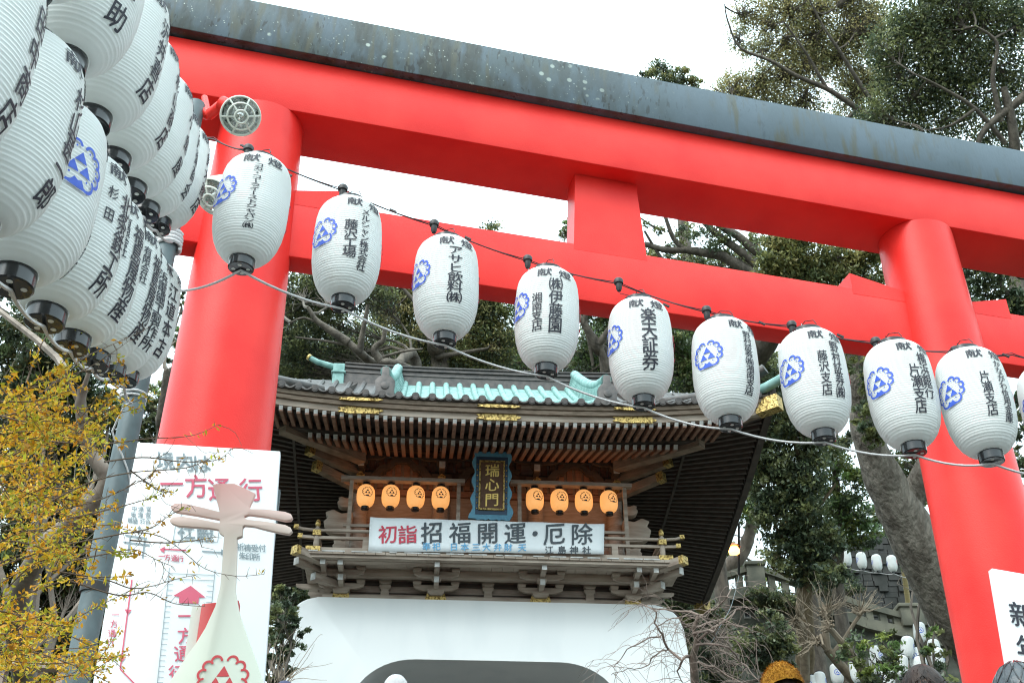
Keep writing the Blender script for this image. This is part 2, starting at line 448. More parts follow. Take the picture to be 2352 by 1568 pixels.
def torii():
    g = 1.75
    t = thing('torii_gate', 'tall vermilion torii with grey weathered top rail, spanning the whole view', 'torii', TO.W((0, 0, g)), TO.yaw)
    for sg in (-1, 1):
        mb = MB(TO.W); prof = []
        for i in range(25):
            z = g + (7.304 - g) * i / 24
            prof.append((.287 + (.406 - .287) * (7.305 - z) / 7.305, z))
        mb.lathe(prof, 64, (sg * 2.6, 0, 0), cap=False)
        pl = mb.build('pillar', M_RED, t, smooth=50)
        MB(TO.W).lathe([(.50, g - .05), (.52, g + .0), (.52, g + .14), (.47, g + .2), (.40, g + .2)], 48, (sg * 2.6, 0, 0), cap=False).build('stone_base', M_PAVE, pl if False else t, smooth=30)
    def beam(name, m, L, v0, v1, z0, z1, sori=0, slope=0, parent=t, bevel=.008, tilt=0):
        mb = MB(TO.W); P = []
        us = np.linspace(-L, L, 33)
        for u in us:
            e = sori * max(0, abs(u) - .8) ** 2.2 / 10
            o = u / L * tilt
            P.append([(u - 0, v0, z0 + e), (u, v1, z0 + e), (u + o, v1, z1 + e), (u + o, v0 - slope, z1 + e)])
        n = len(P); V = [q for r in P for q in r]; Fc = []
        for i in range(n - 1):
            for k in range(4): Fc.append((i * 4 + k, i * 4 + (k + 1) % 4, (i + 1) * 4 + (k + 1) % 4, (i + 1) * 4 + k))
        Fc += [(0, 1, 2, 3), tuple(4 * (n - 1) + k for k in (3, 2, 1, 0))]
        mb.add(V, Fc)
        return mb.build(name, m, parent, bevel=bevel)
    beam('lintel', M_RED, 4.1, -.234, .234, 7.306, 7.80, tilt=.1)
    K = kasagi_mat()
    beam('top_rail', K, 4.35, -.305, .305, 7.803, 8.20, sori=.02, slope=.02, tilt=.15)
    # ridged copper cover on the top rail
    mb = MB(TO.W)
    mb.prism([(-.345, 8.222), (0, 8.36), (.345, 8.222), (.345, 8.20 + .008), (-.345, 8.20 + .008)], lambda a, b, u: (u, a * .9, b), -4.4, 4.4)
    mb.build('rail_cover', K, t)
    beam('tie_beam', M_RED, 3.5, -.09, .09, 6.169, 6.652)
    mb = MB(TO.W)
    mb.hexa([(-.336, -.0908, 6.60), (.221, -.0908, 6.60), (.221, .0908, 6.60), (-.336, .0908, 6.60),
             (-.302, -.0908, 7.304), (.178, -.0908, 7.304), (.178, .0908, 7.304), (-.302, .0908, 7.304)])
    mb.build('centre_strut', M_RED, t)
    for a, b, za, zb in ((-2.32, -1.955, 6.72, 6.79), (1.873, 2.34, 6.79, 6.695), (2.86, 3.24, 6.69, 6.785), (-3.24, -2.86, 6.785, 6.69)):
        mb = MB(TO.W)
        mb.hexa([(a, -.0915, 6.60), (b, -.0915, 6.60), (b, .0915, 6.60), (a, .0915, 6.60), (a, -.0915, za), (b, -.0915, zb), (b, .0915, zb), (a, .0915, za)])
        mb.build('wedge', M_RED, t)
torii()
# ------------------------------------------------------------------ white paper lanterns
LH = .64
def lprof(z):
    k = [(.045, .062), (.055, .083), (.07, .101), (.1, .124), (.14, .142), (.19, .1545), (.25, .1615), (.31, .163), (.38, .1625), (.44, .1605), (.49, .156), (.525, .149), (.55, .138), (.57, .121), (.583, .10), (.592, .079)]
    return float(np.interp(z, [a for a, _ in k], [b for _, b in k]))
def lantern_wrap(a0, z0, off=.0042):
    def fn(x, y, k):
        z = min(max(z0 + y, .06), .585); r = lprof(z) + off + .00018 * k
        a = math.radians(a0) + x / max(lprof(z), .13)
        return (r * math.sin(a), -r * math.cos(a), z)
    return fn
def lantern_parts():
    D = {}
    mb = MB(); prof = []; n = 46; z0, z1 = .045, .592
    for i in range(n):
        za = z0 + (z1 - z0) * i / n; zb = z0 + (z1 - z0) * (i + 1) / n
        prof += [(lprof(za) - .0012, za), (lprof(za * .7 + zb * .3) + .0014, za * .7 + zb * .3), (lprof(za * .35 + zb * .65) + .0013, za * .35 + zb * .65)]
    prof.append((lprof(z1), z1))
    mb.lathe(prof, 56, cap=False)
    D['body'] = mb.build('paper_body', M_PAPER, smooth=75)
    mb = MB(); mb.lathe([(.052, .0), (.057, .003), (.0575, .05), (.0545, .055)], 40)
    D['cap'] = mb.build('bottom_rim', M_LACQ, smooth=30)
    mb = MB()
    for i in range(4):
        a = math.radians(45 + 90 * i)
        mb.lathe([(.0085, -.0012), (.0085, .001)], 12, (.032 * math.cos(a), .032 * math.sin(a), 0))
    D['hole'] = mb.build('vent_light_discs', M_HOLE); D['hole'].parent = D['cap']  # solid pale discs: light through the vent openings is painted on
    mb = MB(); mb.lathe([(.07, .583), (.077, .588), (.077, .618), (.071, .622), (.066, .622), (.066, .59)], 40, cap=False)
    D['ring'] = mb.build('top_rim', M_LACQ, smooth=30)
    mb = MB()
    hk = [(-.07, 0, .63), (-.055, 0, .66), (0, 0, .685), (.055, 0, .66), (.07, 0, .63)]
    mb.tube(hk, .0022, 5)
    D['hook'] = mb.build('wire_handle', M_WIRE)
    mb = MB(); crest(mb, lantern_wrap(0, .34), .080)
    D['crest'] = mb.build('wave_crest', M_BLUE, fixn=False)
    mb = MB(); crest(mb, lantern_wrap(168, .34), .080)
    D['crest2'] = mb.build('red_wave_crest', M_REDINK, fixn=False)
    return D
LP = lantern_parts(); _lused = [False]
TXT_D = '献燈'
def lantern_text(main, second, sz1, sz2, top=.475, bot=.13, a1=76, a2=56, top2=.40, bot2=.17, parent=None, d0=20):
    mb = MB()
    put_glyph(mb, '献', lantern_wrap(a1 - d0, .51), 0, 0, .078, .056)
    put_glyph(mb, '燈', lantern_wrap(a1 - d0 + 41, .51), 0, 0, .078, .056)
    for s, a, sz, t, b in ((main, a1, sz1, top, bot), (second, a2, sz2, top2, bot2)):
        if not s: continue
        p = (t - b) / max(1, len(s))
        for i, ch in enumerate(s):
            put_glyph(mb, ch, lantern_wrap(a, t - p * (i + .5)), 0, 0, sz, min(p * 1.12, sz * 1.25))
    return mb.build('inscription', M_INK, parent, local=True, fixn=False)
def add_lantern(loc, axis, rz, label, group, text, back=True, turn=0):
    r = thing('paper_lantern', label, 'lantern', loc, rz, group)
    ax = Vector(axis).normalized()
    r.rotation_euler = (Vector((0, 0, 1)).rotation_difference(ax).to_matrix() @ Matrix.Rotation(rz, 3, 'Z')).to_euler()
    first = not _lused[0]; _lused[0] = True
    for k in ('body', 'cap', 'ring', 'hook', 'crest', 'crest2'):
        o = LP[k]
        if k == 'crest2' and not back: continue
        if not first: o = copy_part(o, r)
        else: o.parent = r
        if k == 'crest' and turn: o.rotation_euler[2] = math.radians(turn)
        if k == 'cap':
            if not first: copy_part(LP['hole'], o)
    if text: lantern_text(parent=r, **text)
    return r

FRONT = [  # bottom centre px, top centre px, depth, crest angle, text, label
    ((553, 617), (601, 363), 5.28, -58, dict(main='コカ・コーライーストジャパン㈱', second='', sz1=.047, sz2=0, a1=57, d0=14, top=.475, bot=.125),
     'white lantern in front of the left pillar with one long column of small characters'),
    ((787, 708), (806, 455), 5.58, -48, dict(main='メルシャン株式会社', second='藤沢工場', sz1=.05, sz2=.066, a1=75, a2=51, top=.475, bot=.13, top2=.39, bot2=.18),
     'white lantern hanging next to the left pillar, two columns of characters'),
    ((1021, 793), (1027, 541), 5.80, -57, dict(main='アサヒ飲料㈱', second='', sz1=.080, sz2=0, a1=72, d0=16, top=.475, bot=.15),
     'white lantern with six large characters under the left half of the red tie beam'),
    ((1254, 866), (1258, 610), 5.90, -60, dict(main='㈱伊藤園', second='湘南支店', sz1=.074, sz2=.056, a1=76, d0=21, a2=43, top=.475, bot=.16, top2=.38, bot2=.17),
     'white lantern below the central strut of the torii, with two widely spaced columns of characters'),
    ((1479, 935), (1465, 683), 5.88, -59, dict(main='楽天証券', second='', sz1=.084, sz2=0, a1=76, d0=21, top=.475, bot=.13),
     'white lantern with one column of four very large characters, above the gate roof'),
    ((1678, 978), (1656, 735), 5.80, -29, dict(main='野村証券㈱湘南支店', second='', sz1=.055, sz2=0, a1=76, top=.475, bot=.12),
     'white lantern showing its whole blue crest, before the right corner of the gate roof'),
    ((1893, 1010), (1852, 757), 5.72, -41, dict(main='野村証券㈱', second='藤沢支店', sz1=.056, sz2=.052, a1=86, d0=31, a2=60, top=.475, bot=.16, top2=.41, bot2=.165),
     'white lantern in front of the large tree trunk, between gate roof and right pillar'),
    ((2100, 1034), (2047, 790), 5.66, -36, dict(main='横浜銀行', second='片瀬支店', sz1=.06, sz2=.06, a1=84, d0=28, a2=64, top=.475, bot=.22, top2=.40, bot2=.14),
     'white lantern overlapping the left edge of the right pillar'),
    ((2277, 1052), (2212, 808), 5.58, -40, dict(main='かながわ信用金庫', second='片瀬支店', sz1=.05, sz2=.052, a1=93, d0=37, a2=62, top=.475, bot=.14, top2=.40, bot2=.165),
     'white lantern overlapping the right edge of the right pillar'),
    ((2470, 1084), (2400, 838), 5.60, -33, dict(main='江島商店', second='片瀬支店', sz1=.056, sz2=.052, a1=86, d0=31, a2=60, top=.475, bot=.16),
     'white lantern cut off by the right border of the photo'),
]
GF = 'white lanterns strung across the front of the torii'
front_bt = []
for (b, t, z, ca, tx, lab) in FRONT:
    # bottom point at depth, top point LH further up along the axis seen in the photo
    mid = at((b[0] + t[0]) / 2, (b[1] + t[1]) / 2, z)
    pb = at(*b, z - .5 * LH * math.sin(PIT) * .98); pt = at(*t, z + .5 * LH * math.sin(PIT) * .98)
    ax = pt - pb; ax = ax / np.linalg.norm(ax)
    c = (pb + pt) / 2; pb = c - ax * LH / 2; pt = c + ax * LH / 2
    phi = ca - math.degrees(math.atan2(c[0], c[1]))
    add_lantern(pb, ax, math.radians(phi), lab, GF, tx)
    front_bt.append((pb, pt))

UP = lambda k: np.array([-1.576 + .0672 * k + .0005 * k * k, 4.0918 - .3316 * k - .0057 * k * k, 4.7941 - .1994 * k + .0057 * k * k])
LO = lambda k: np.array([-1.6171 + .0767 * k - .0021 * k * k, 4.1725 - .3453 * k - .0001 * k * k, 4.0533 - .1859 * k + .0078 * k * k])
GU = 'white lanterns of the upper row hung towards the viewer'
GLo = 'white lanterns of the lower row hung towards the viewer'
ordn = ['', 'second ', 'third ', 'fourth ', 'fifth ', 'sixth ', 'seventh ', 'eighth ']
ups = ['江島商店', '江之島亭', '中村屋', '沢井喜商店', '江見沢喜店', '山口助']
rows_bt = {'u': [], 'l': []}
utx = [('鈴木商店', 76), ('片瀬商会', 78), ('小島屋', 76), ('杉山商店', 74), ('沢井喜店', 62), ('野口一助', 40), ('山本商店', 55)]
for k in range(7):
    P = UP(k); s, rel = utx[k]
    phi = rel - 76 - math.degrees(math.atan2(P[0], P[1]))
    add_lantern(P, (.012 * (-1) ** k, .01, 1), math.radians(phi),
                f'white lantern of the upper left row, {ordn[k]}nearest the floodlight' if k else 'white lantern of the upper left row, right beside the floodlight on the pillar',
                GU, dict(main=s, second='', sz1=.07, sz2=0, a1=76, top=.46, bot=.11), False)
    rows_bt['u'].append(P)
ltx = [('江道本店', '', 50), ('浜電細工製作所', '湘南', 52), ('福島屋物産', '有限会社', 62), ('福島屋物産', '有限会社', 56), ('北条鉄工所', '杉田', 60), ('東京家具商会', '', 108), ('杉山甚一郎', '', 66), ('田中商店', '', 66)]
for k in range(8):
    P = LO(k); m, s2, rel = ltx[k]
    phi = rel - 76 - math.degrees(math.atan2(P[0], P[1]))
    add_lantern(P, (.01 * (-1) ** k, -.01, 1), math.radians(phi),
                f'white lantern of the lower left row, {ordn[k]}nearest the red pillar' if k else 'white lantern of the lower left row, right beside the left pillar',
                GLo, dict(main=m, second=s2, sz1=.07, sz2=.04, a1=76, a2=52, top=.46, bot=.10, top2=.46, bot2=.3), False, -50 if k > 5 else 0)
    rows_bt['l'].append(P)

# ropes and wiring
def sagline(A, B, sag, n=8):
    return [A + (B - A) * t - np.array([0, 0, sag * 4 * t * (1 - t)]) for t in np.linspace(0, 1, n, endpoint=False)]
def rope(name, label, pts, r, m, cat='rope', sag=.02):
    P = []
    for A, B in zip(pts[:-1], pts[1:]): P += sagline(A, B, sag)
    P.append(pts[-1])
    t = MB().tube(P, r, 6).build(name, m, smooth=60)
    return tag(t, label, cat)
POLE_T = np.array([-1.78, 4.45, 0.])
pole_top = at(396, 555, 5.35)
low = lambda p: p - np.array([0, 0, .006])
fb = [low(b) for b, t in front_bt]
rope('rope', 'white rope tying the bottoms of the front lanterns together', [at(405, 668, 5.36)] + fb, .0062, M_ROPE, sag=.028)
rope('rope', 'white rope running under the lower left lanterns', [at(302, 925, 5.1)] + [low(p) for p in rows_bt['l']] + [LO(8.2)], .0062, M_ROPE, sag=.02)
rope('rope', 'white rope running under the upper left lanterns', [pole_top] + [low(p) for p in rows_bt['u']] + [UP(7.5)], .0062, M_ROPE, sag=.02)
up3 = np.array([0, 0, LH + .06])
rope('wire', 'thin black cable carrying the lower left lanterns', [LO(-.6) + up3] + [p + up3 for p in rows_bt['l']] + [LO(8.2) + up3], .004, M_WIRE, 'cable', sag=.01)
rope('wire', 'thin black cable carrying the upper left lanterns', [UP(-.6) + up3] + [p + up3 for p in rows_bt['u']] + [UP(7.5) + up3], .004, M_WIRE, 'cable', sag=.01)
SOCK = [(570, 347), (787, 438), (997, 519), (1212, 600), (1421, 652), (1623, 717), (1819, 751), (2012, 789), (2195, 810)]
sockP = []
for i, (x, y) in enumerate(SOCK):
    P = at(x, y, FRONT[i][2] + .22); sockP.append(P)
    s = thing('bulb_socket', f'small black bulb socket on the cable, ' + ('above the lantern before the left pillar' if i == 0 else f'{(ordn+["ninth "])[i]}from the left pillar'), 'bulb socket', P, 0, 'black bulb sockets along the front cable')
    MB().lathe([(.010, -.045), (.016, -.03), (.017, .0), (.024, .002), (.026, .02), (.02, .03), (.008, .034)], 14).build('holder', M_WIRE, s, local=True, smooth=40)
    pt = front_bt[i][1] - P
    MB().tube([(0, 0, -.04), (.004, 0, -.06), tuple(pt * .8 + np.array([0, 0, -.01])), tuple(pt + np.array([-.02, 0, .03]))], .0022, 5).build('lead_wire', M_ROPE if i % 3 == 0 else M_RWIRE, s, local=True)
cab = [at(440, 296, 5.6), at(490, 320, 5.55)] + sockP + [at(2325, 815, 5.85), at(2420, 826, 5.85)]
rope('wire', 'black electric cable sagging above the front lanterns', cab, .0034, M_WIRE, 'cable', sag=.012)
cab2 = [p + np.array([0, 0, .012]) for p in cab]
rope('wire', 'dark red lead twisted along the front cable', cab2, .0026, M_RWIRE, 'cable', sag=.022)
mb = MB()
for x, y, i in ((663, 400, 0), (560, 335, 0), (903, 483, 1), (1075, 546, 2), (1310, 628, 3), (1490, 690, 4), (1530, 700, 4), (1660, 722, 5), (1750, 741, 6), (1930, 770, 7), (2090, 797, 8), (2235, 812, 8), (2310, 815, 8)):
    P = at(x, y, FRONT[i][2] + .23)
    mb.bar(P - np.array([.016, 0, -.006]), P + np.array([.016, 0, -.012]), .009, .009)
tag(mb.build('cable_tape', M_WIRE), 'black tape joints binding the cable above the front lanterns', 'tape', kind='stuff')
# ------------------------------------------------------------------ shrine gate
GF_ = Fr((-.44, 20, 0), .08)
GW = GF_.W
GG = 4.42                                # ground level at the gate
def gate():
    t = thing('shrine_gate', 'two-storey shrine gate with verdigris roof and white plastered base', 'gate', GW((0, 3, GG)), GF_.yaw)
    # --- white base with arched passage
    # outer outline, from the lower left over the top to the lower right, then the passage back
    O = [(-4.25, GG), (-3.95, 5.6), (-3.72, 6.6), (-3.57, 7.4), (-3.535, 8.0), (-3.51, 8.25)]
    for a in np.linspace(180, 90, 9): O.append((-3.02 + .48 * math.cos(math.radians(a)), 8.36 + .46 * math.sin(math.radians(a))))
    O += [(-x, z) for x, z in O[::-1]]
    I = [(2.95, GG), (2.75, 5.5), (2.5, 6.3)] + [(1.25 + 1.07 * math.cos(a), 6.9 + .845 * math.sin(a)) for a in np.linspace(0, math.pi / 2, 13)] + [(0, 7.748)]
    I += [(-x, z) for x, z in I[::-1][1:]]
    n1, n2 = len(O), len(I)
    mb = MB(GW); V = []; D0, D1 = 0., 6.2
    for v in (D0, D1): V += [(x, v, z) for x, z in O] + [(x, v, z) for x, z in I]
    N = n1 + n2; loop = list(range(N))
    bm = bmesh.new()
    vs = [bm.verts.new(GW(p)) for p in V]
    f1 = bm.faces.new([vs[i] for i in loop]); f2 = bm.faces.new([vs[N + i] for i in loop[::-1]])
    for i in range(N):
        j = (i + 1) % N
        bm.faces.new((vs[i], vs[N + i], vs[N + j], vs[j]))
    ed = [e for e in f1.edges if min(v.co.z for v in e.verts) > GG + .1 or max(v.co.z for v in e.verts) > GG + .2]
    bmesh.ops.bevel(bm, geom=ed, offset=.05, segments=3, affect='EDGES', profile=.5)
    bmesh.ops.triangulate(bm, faces=[f for f in bm.faces if len(f.verts) > 4])
    me = bpy.data.meshes.new('x'); bm.to_mesh(me); bm.free()
    mb2 = MB(); mb2.v = [np.array(v.co) for v in me.vertices]; mb2.f = [list(p.vertices) for p in me.polygons]; mb2.m = [0] * len(mb2.f)
    bpy.data.meshes.remove(me)
    mb2.build('plaster_base', M_WHITE, t, smooth=35)

    # --- timber of the balcony zone
    mb = MB(GW)
    mb.box(-2.95, 2.95, .06, 5.9, 8.66, 8.90)
    mb.build('sill_beam', M_GWOOD, t)
    mb = MB(GW)
    mb.box(-2.8, 2.8, .22, 5.7, 8.902, 9.286)
    mb.build('lower_wall', M_LWOOD, t)
    mb = MB(GW)
    for z0, z1, v in ((8.98, 9.0, .2), (9.12, 9.2, .17)): mb.box(-2.82, 2.82, v, v + .02, z0, z1)
    mb.build('wall_batten', M_DWOOD, t)
    for u in (-1.85, 0, 1.85):               # struts with spreading feet and caps between the brackets
        mb = MB(GW)
        mb.prism([(-.09, 8.845), (.09, 8.845), (.065, 9.02), (.1, 9.06), (.1, 9.11), (-.1, 9.11), (-.1, 9.06), (-.065, 9.02)], lambda a, b, v: (u + a, v, b), .1, .215)
        mb.prism([(-.06, 9.112), (.06, 9.112), (.11, 9.15), (.11, 9.2), (-.11, 9.2), (-.11, 9.15)], lambda a, b, v: (u + a, v, b), .05, .165)
        mb.build('strut', M_GWOOD, t)
    def block(mb, u, v, z, s=.1, h=.1, m=0):
        mb.hexa([(u - s * .7, v - s * .7, z), (u + s * .7, v - s * .7, z), (u + s * .7, v + s * .7, z), (u - s * .7, v + s * .7, z),
                 (u - s, v - s, z + h * .5), (u + s, v - s, z + h * .5), (u + s, v + s, z + h * .5), (u - s, v + s, z + h * .5)], m)
        mb.box(u - s, u + s, v - s, v + s, z + h * .5 + .001, z + h, m)
    def arm(mb, u, v, z, hl=.3, h=.085, d=.07, m=0):       # boat-shaped bracket arm along u
        P = [(-hl, h), (-hl, h * .55)]
        for a in np.linspace(0, 1, 5): P.append((-hl + a * hl * .45, h * .55 * (1 - math.sin(a * 1.57))))
        P += [(-x, z_) for x, z_ in P[::-1]]
        mb.prism(P, lambda a, b, q: (u + a, v + q, z + b), -d / 2, d / 2, m)
    def nose(mb, u, v0, v1, z, wd=.085, h=.1, m=0, mt=1, du=0):
        mb.bar((u, v0, z + h / 2), (u + du, v1 + .012, z + h / 2 + .01), wd, h, m=m)
        d = np.array([du, v1 - v0, 0]); d /= np.linalg.norm(d)
        c = np.array([u + du, v1, z + h / 2 + .01])
        mb.bar(c - d * -.0 + d * .0, c + d * .012, wd + .004, h + .004, m=mt)
    def bracket(u, corner=0):
        mb = MB(GW)
        block(mb, u, .08, 8.90, .15, .10)
        arm(mb, u, .0, 8.975, .40, .10); nose(mb, u, .2, -.40, 8.985)
        for q in (-.34, .34): block(mb, u + q, .0, 9.072, .075, .065)
        block(mb, u, -.27, 9.07, .085, .075)
        arm(mb, u, -.27, 9.125, .40, .10); nose(mb, u, .2, -.74, 9.135)
        for q in (-.34, .34): block(mb, u + q, -.27, 9.217, .075, .06)
        block(mb, u, -.60, 9.222, .09, .062)
        if corner:
            s = corner
            nose(mb, u + s * .3, -.1, -.74, 9.135); block(mb, u + s * .3, -.60, 9.222, .09, .062)
            nose(mb, u + s * .05, 0, -.40, 8.975, du=s * .42, wd=.12, h=.12)
            nose(mb, u + s * .05, .02, -.72, 9.125, du=s * .70, wd=.12, h=.12)
            block(mb, u + s * .34, -.26, 9.08, .09, .07); block(mb, u + s * .60, -.55, 9.22, .085, .06)
            arm(mb, u + s * .32, .45, 8.975, .3); arm(mb, u + s * .55, .45, 9.125, .3)
        mb.build('bracket_set', [M_GWOOD, M_TIP], t)
    for u in (-.94, .94): bracket(u)
    bracket(-2.62, -1); bracket(2.62, 1)
    for u, hw in ((-2.62, .16), (-.94, .2), (.94, .2), (2.62, .16)):
        mb = MB(GW)
        P = [(-hw, -.07), (-hw * .9, .0), (-hw * .78, .075), (hw * .78, .075), (hw * .9, .0), (hw, -.07)]
        mb.prism(P, lambda a, b, v: (u + a, v, 8.875 + b), .035, .053)
        mb.build('gilt_plate', M_GOLD, t)
    mb = MB(GW)
    mb.box(-3.1, 3.1, -.68, -.54, 9.232, 9.285); mb.box(-2.9, 2.9, -.2, -.06, 9.15, 9.285)
    mb.build('carrier_beam', M_GWOOD, t)
    # balcony floor: planks with worn ends
    mb = MB(GW); u = -3.28; random.seed(3)
    while u < 3.25:
        wd = random.uniform(.17, .2)
        mb.box(u, u + wd - .006, -.86 - random.uniform(0, .012), .3, 9.288, 9.335 + random.uniform(0, .006)); u += wd
    mb.build('balcony_floor', M_GWOOD, t)
    mb = MB(GW); mb.box(-3.26, 3.26, -.83, -.70, 9.235, 9.286); mb.box(-3.26, -3.1, -.63, 5.6, 9.21, 9.286); mb.box(3.1, 3.26, -.63, 5.6, 9.21, 9.286)
    mb.box(-3.28, -2.8, .31, 5.7, 9.288, 9.335); mb.box(2.8, 3.28, .31, 5.7, 9.288, 9.335)
    mb.build('floor_joist', M_GWOOD, t)
    mb = MB(GW)                                # worn pale strips along the front edge
    u = -3.2
    while u < 3.1:
        wd = random.uniform(.12, .4)
        mb.box(u, u + wd, -.876, -.80, 9.325, 9.347); u += wd + random.uniform(.02, .2)
    mb.build('worn_edge', M_TIP, t)
    for s in (-1, 1):
        mb = MB(GW)
        mb.bar((s * 2.9, -.5, 9.27), (s * 3.34, -.94, 9.29), .15, .13)
        o = mb.build('corner_beam', M_GWOOD, t)
        mb = MB(GW); mb.bar((s * 3.335, -.935, 9.29), (s * 3.40, -1.0, 9.293), .165, .145); mb.build('gilt_cap', M_GOLD, o)
    # railing
    for s in (-1, 1):
        mb = MB(GW); mb.lathe([(.05, 9.336), (.05, 9.80), (.028, 9.81), (.028, 9.83)], 14, (s * 3.06, -.74, 0))
        p = mb.build('railing_post', M_GWOOD, t, smooth=40)
        mb = MB(GW); mb.lathe([(.02, 9.83), (.042, 9.84), (.048, 9.88), (.04, 9.93), (.02, 9.965), (.004, 9.975)], 14, (s * 3.06, -.74, 0)); mb.build('gilt_finial', M_GOLD, p, smooth=60)
        mb = MB(GW); mb.box(s * 3.06 - .085, s * 3.06 + .085, -.825, -.665, 9.338, 9.44); mb.box(s * 3.06 - .07, s * 3.06 + .07, -.812, -.672, 9.655, 9.75); mb.build('gilt_collar', M_GOLD, p)
    def rail(z, r, rnd, L, rise, name):
        mb = MB(GW); mg = MB(GW)
        us = list(np.linspace(-3.1, 3.1, 9))
        pts = [(-L, -.74, z + rise)] + [(-L * .5 - 1.58, -.74, z + rise * .3)] + [(u_, -.74, z) for u_ in us] + [(L * .5 + 1.58, -.74, z + rise * .3), (L, -.74, z + rise)]
        if rnd: mb.tube(pts, r, 10)
        else:
            for a, b in zip(pts[:-1], pts[1:]): mb.bar(a, b, r * 2, r * 1.6)
        for s in (-1, 1):
            side = [(s * 3.06, -.74, z), (s * 3.06, 1.5, z), (s * 3.06, 4.5, z)]
            for a, b in zip(side[:-1], side[1:]): mb.bar(a, b, r * 1.9, r * 1.5)
        o = mb.build(name, M_GWOOD, t, smooth=40 if rnd else None)
        for s in (-1, 1):
            mg.bar((s * (L - .07), -.74, z + rise * .86), (s * (L + .012), -.74, z + rise * 1.03), r * 2.4, r * 2.4)
        mg.build('gilt_tip', M_GOLD, o)
    rail(9.765, .030, True, 3.46, .06, 'hand_rail')
    rail(9.625, .030, False, 3.38, .03, 'middle_rail')
    rail(9.40, .045, False, 3.22, .0, 'bottom_rail')
    for u in (-2.2, -1.5, -.75, 0, .75, 1.5, 2.2):
        MB(GW).box(u - .055, u + .055, -.775, -.705, 9.43, 9.605).build('baluster', M_GWOOD, t)

    # --- upper storey
    mb = MB(GW); mb.box(-2.5, 2.5, .42, 5.6, 9.336, 11.9); mb.build('upper_wall', M_LWOOD, t)
    mb = MB(GW)
    for z0, z1 in ((9.86, 9.97), (10.30, 10.42), (10.98, 11.10)): mb.box(-2.5, 2.5, .34, .425, z0, z1)
    mb.build('wall_rail', M_RWOOD, t)
    mb = MB(GW)
    for k in range(30):
        u = -2.4 + k * .166
        if abs(abs(u) - .9) > .15: mb.box(u - .055, u + .055, .36, .43, 11.13, 11.75)
    mb.build('frieze_slats', M_RWOOD, t)
    for u in (-2.42, -.90, .90, 2.42):
        mb = MB(GW); mb.lathe([(.15, 9.336), (.15, 11.2)], 20, (u, .32, 0)); mb.build('column', M_LWOOD, t, smooth=40)
        mb = MB(GW); mb.box(u - .17, u + .17, .12, .15, 9.52, 9.66); mb.build('gilt_foot', M_GOLD, t)
        mb = MB(GW)
        block(mb, u, .3, 11.2, .19, .14); arm(mb, u, .26, 11.33, .46, .1)
        nose(mb, u, .3, -.16, 11.33, .11, .13)
        for q in (-.38, .38): block(mb, u + q, .26, 11.435, .09, .085)
        block(mb, u, .0, 11.46, .1, .09); arm(mb, u, .0, 11.55, .44, .1); nose(mb, u, .3, -.40, 11.56, .11, .14)
        block(mb, u, -.3, 11.70, .1, .1)
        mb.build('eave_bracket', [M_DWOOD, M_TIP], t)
        mb = MB(GW)
        mb.prism([(-.075, .0), (.075, 0), (.075, .15), (0, .21), (-.075, .15)], lambda a, b, v: (u + a, v, 11.03 + b), -.12, -.10); mb.bar((u, .3, 11.11), (u, -.098, 11.11), .12, .16)
        mb.build('nose_plate', M_GOLD, t)
    for s in (-1, 1):                           # curved corner noses reaching out at the sides
        for z, L in ((11.0, .75), (11.33, .9), (11.62, 1.2)):
            mb = MB(GW)
            mb.bar((s * 2.4, .2, z), (s * (2.42 + L), -.45, z + .12), .13, .17); o = mb.build('corner_nose', M_WOOD, t)
            mb = MB(GW); mb.bar((s * (2.40 + L), -.43, z + .118), (s * (2.50 + L), -.52, z + .135), .15, .185); mb.build('gilt_cap', M_GOLD, o)
        mb = MB(GW)                             # carved beast-head end of the tie beam
        prof = [(0, .0), (.34, .02), (.48, .12), (.52, .26), (.44, .34), (.5, .44), (.36, .5), (.2, .42), (0, .46)]
        mb.prism([(s * a, b) for a, b in prof], lambda a, b, v: (s * 2.52 + a, v, 10.0 + b), -.02, .22)
        mb.prism([(s * a * .55, b * .5) for a, b in prof], lambda a, b, v: (s * 2.56 + a, v, 9.68 + b), .0, .2)
        mb.prism([(s * a * .5, b * .45) for a, b in prof], lambda a, b, v: (s * 2.56 + a, v, 10.55 + b), .0, .2)
        mb.build('carved_nose', M_GWOOD, t, bevel=.02)
    for u in (-1.66, 0, 1.66):                  # frog-leg struts under the eaves
        mb = MB(GW); P = []
        for a in np.linspace(0, 1, 9): P.append((-.62 + .52 * a, .02 + .42 * a ** .6 - .03 * math.sin(a * 12)))
        Q = [(x * .8, z - .1) for x, z in P]
        ring = P + [(-x, z) for x, z in P[::-1]]; inn = Q + [(-x, z) for x, z in Q[::-1]]
        n = len(ring); V = []
        for v in (.1, .2): V += [(u + x, v, 11.2 + z) for x, z in ring] + [(u + x, v, 11.2 + max(z, -.05)) for x, z in inn]
        Fc = []
        for i in range(n - 1):
            Fc += [(i, i + 1, n + i + 1, n + i), (2 * n + i, 3 * n + i, 3 * n + i + 1, 2 * n + i + 1), (i, 2 * n + i, 2 * n + i + 1, i + 1), (n + i, n + i + 1, 3 * n + i + 1, 3 * n + i)]
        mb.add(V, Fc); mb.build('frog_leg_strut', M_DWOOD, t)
    mb = MB(GW); mb.box(-3.2, 3.2, -.42, -.2, 11.80, 11.96); mb.box(-2.7, 2.7, .1, .36, 11.80, 11.93); mb.build('eave_purlin', M_DWOOD, t)

    # --- eaves
    ec = lambda u: .36 * (abs(u) / 4.9) ** 3
    back = 8.0
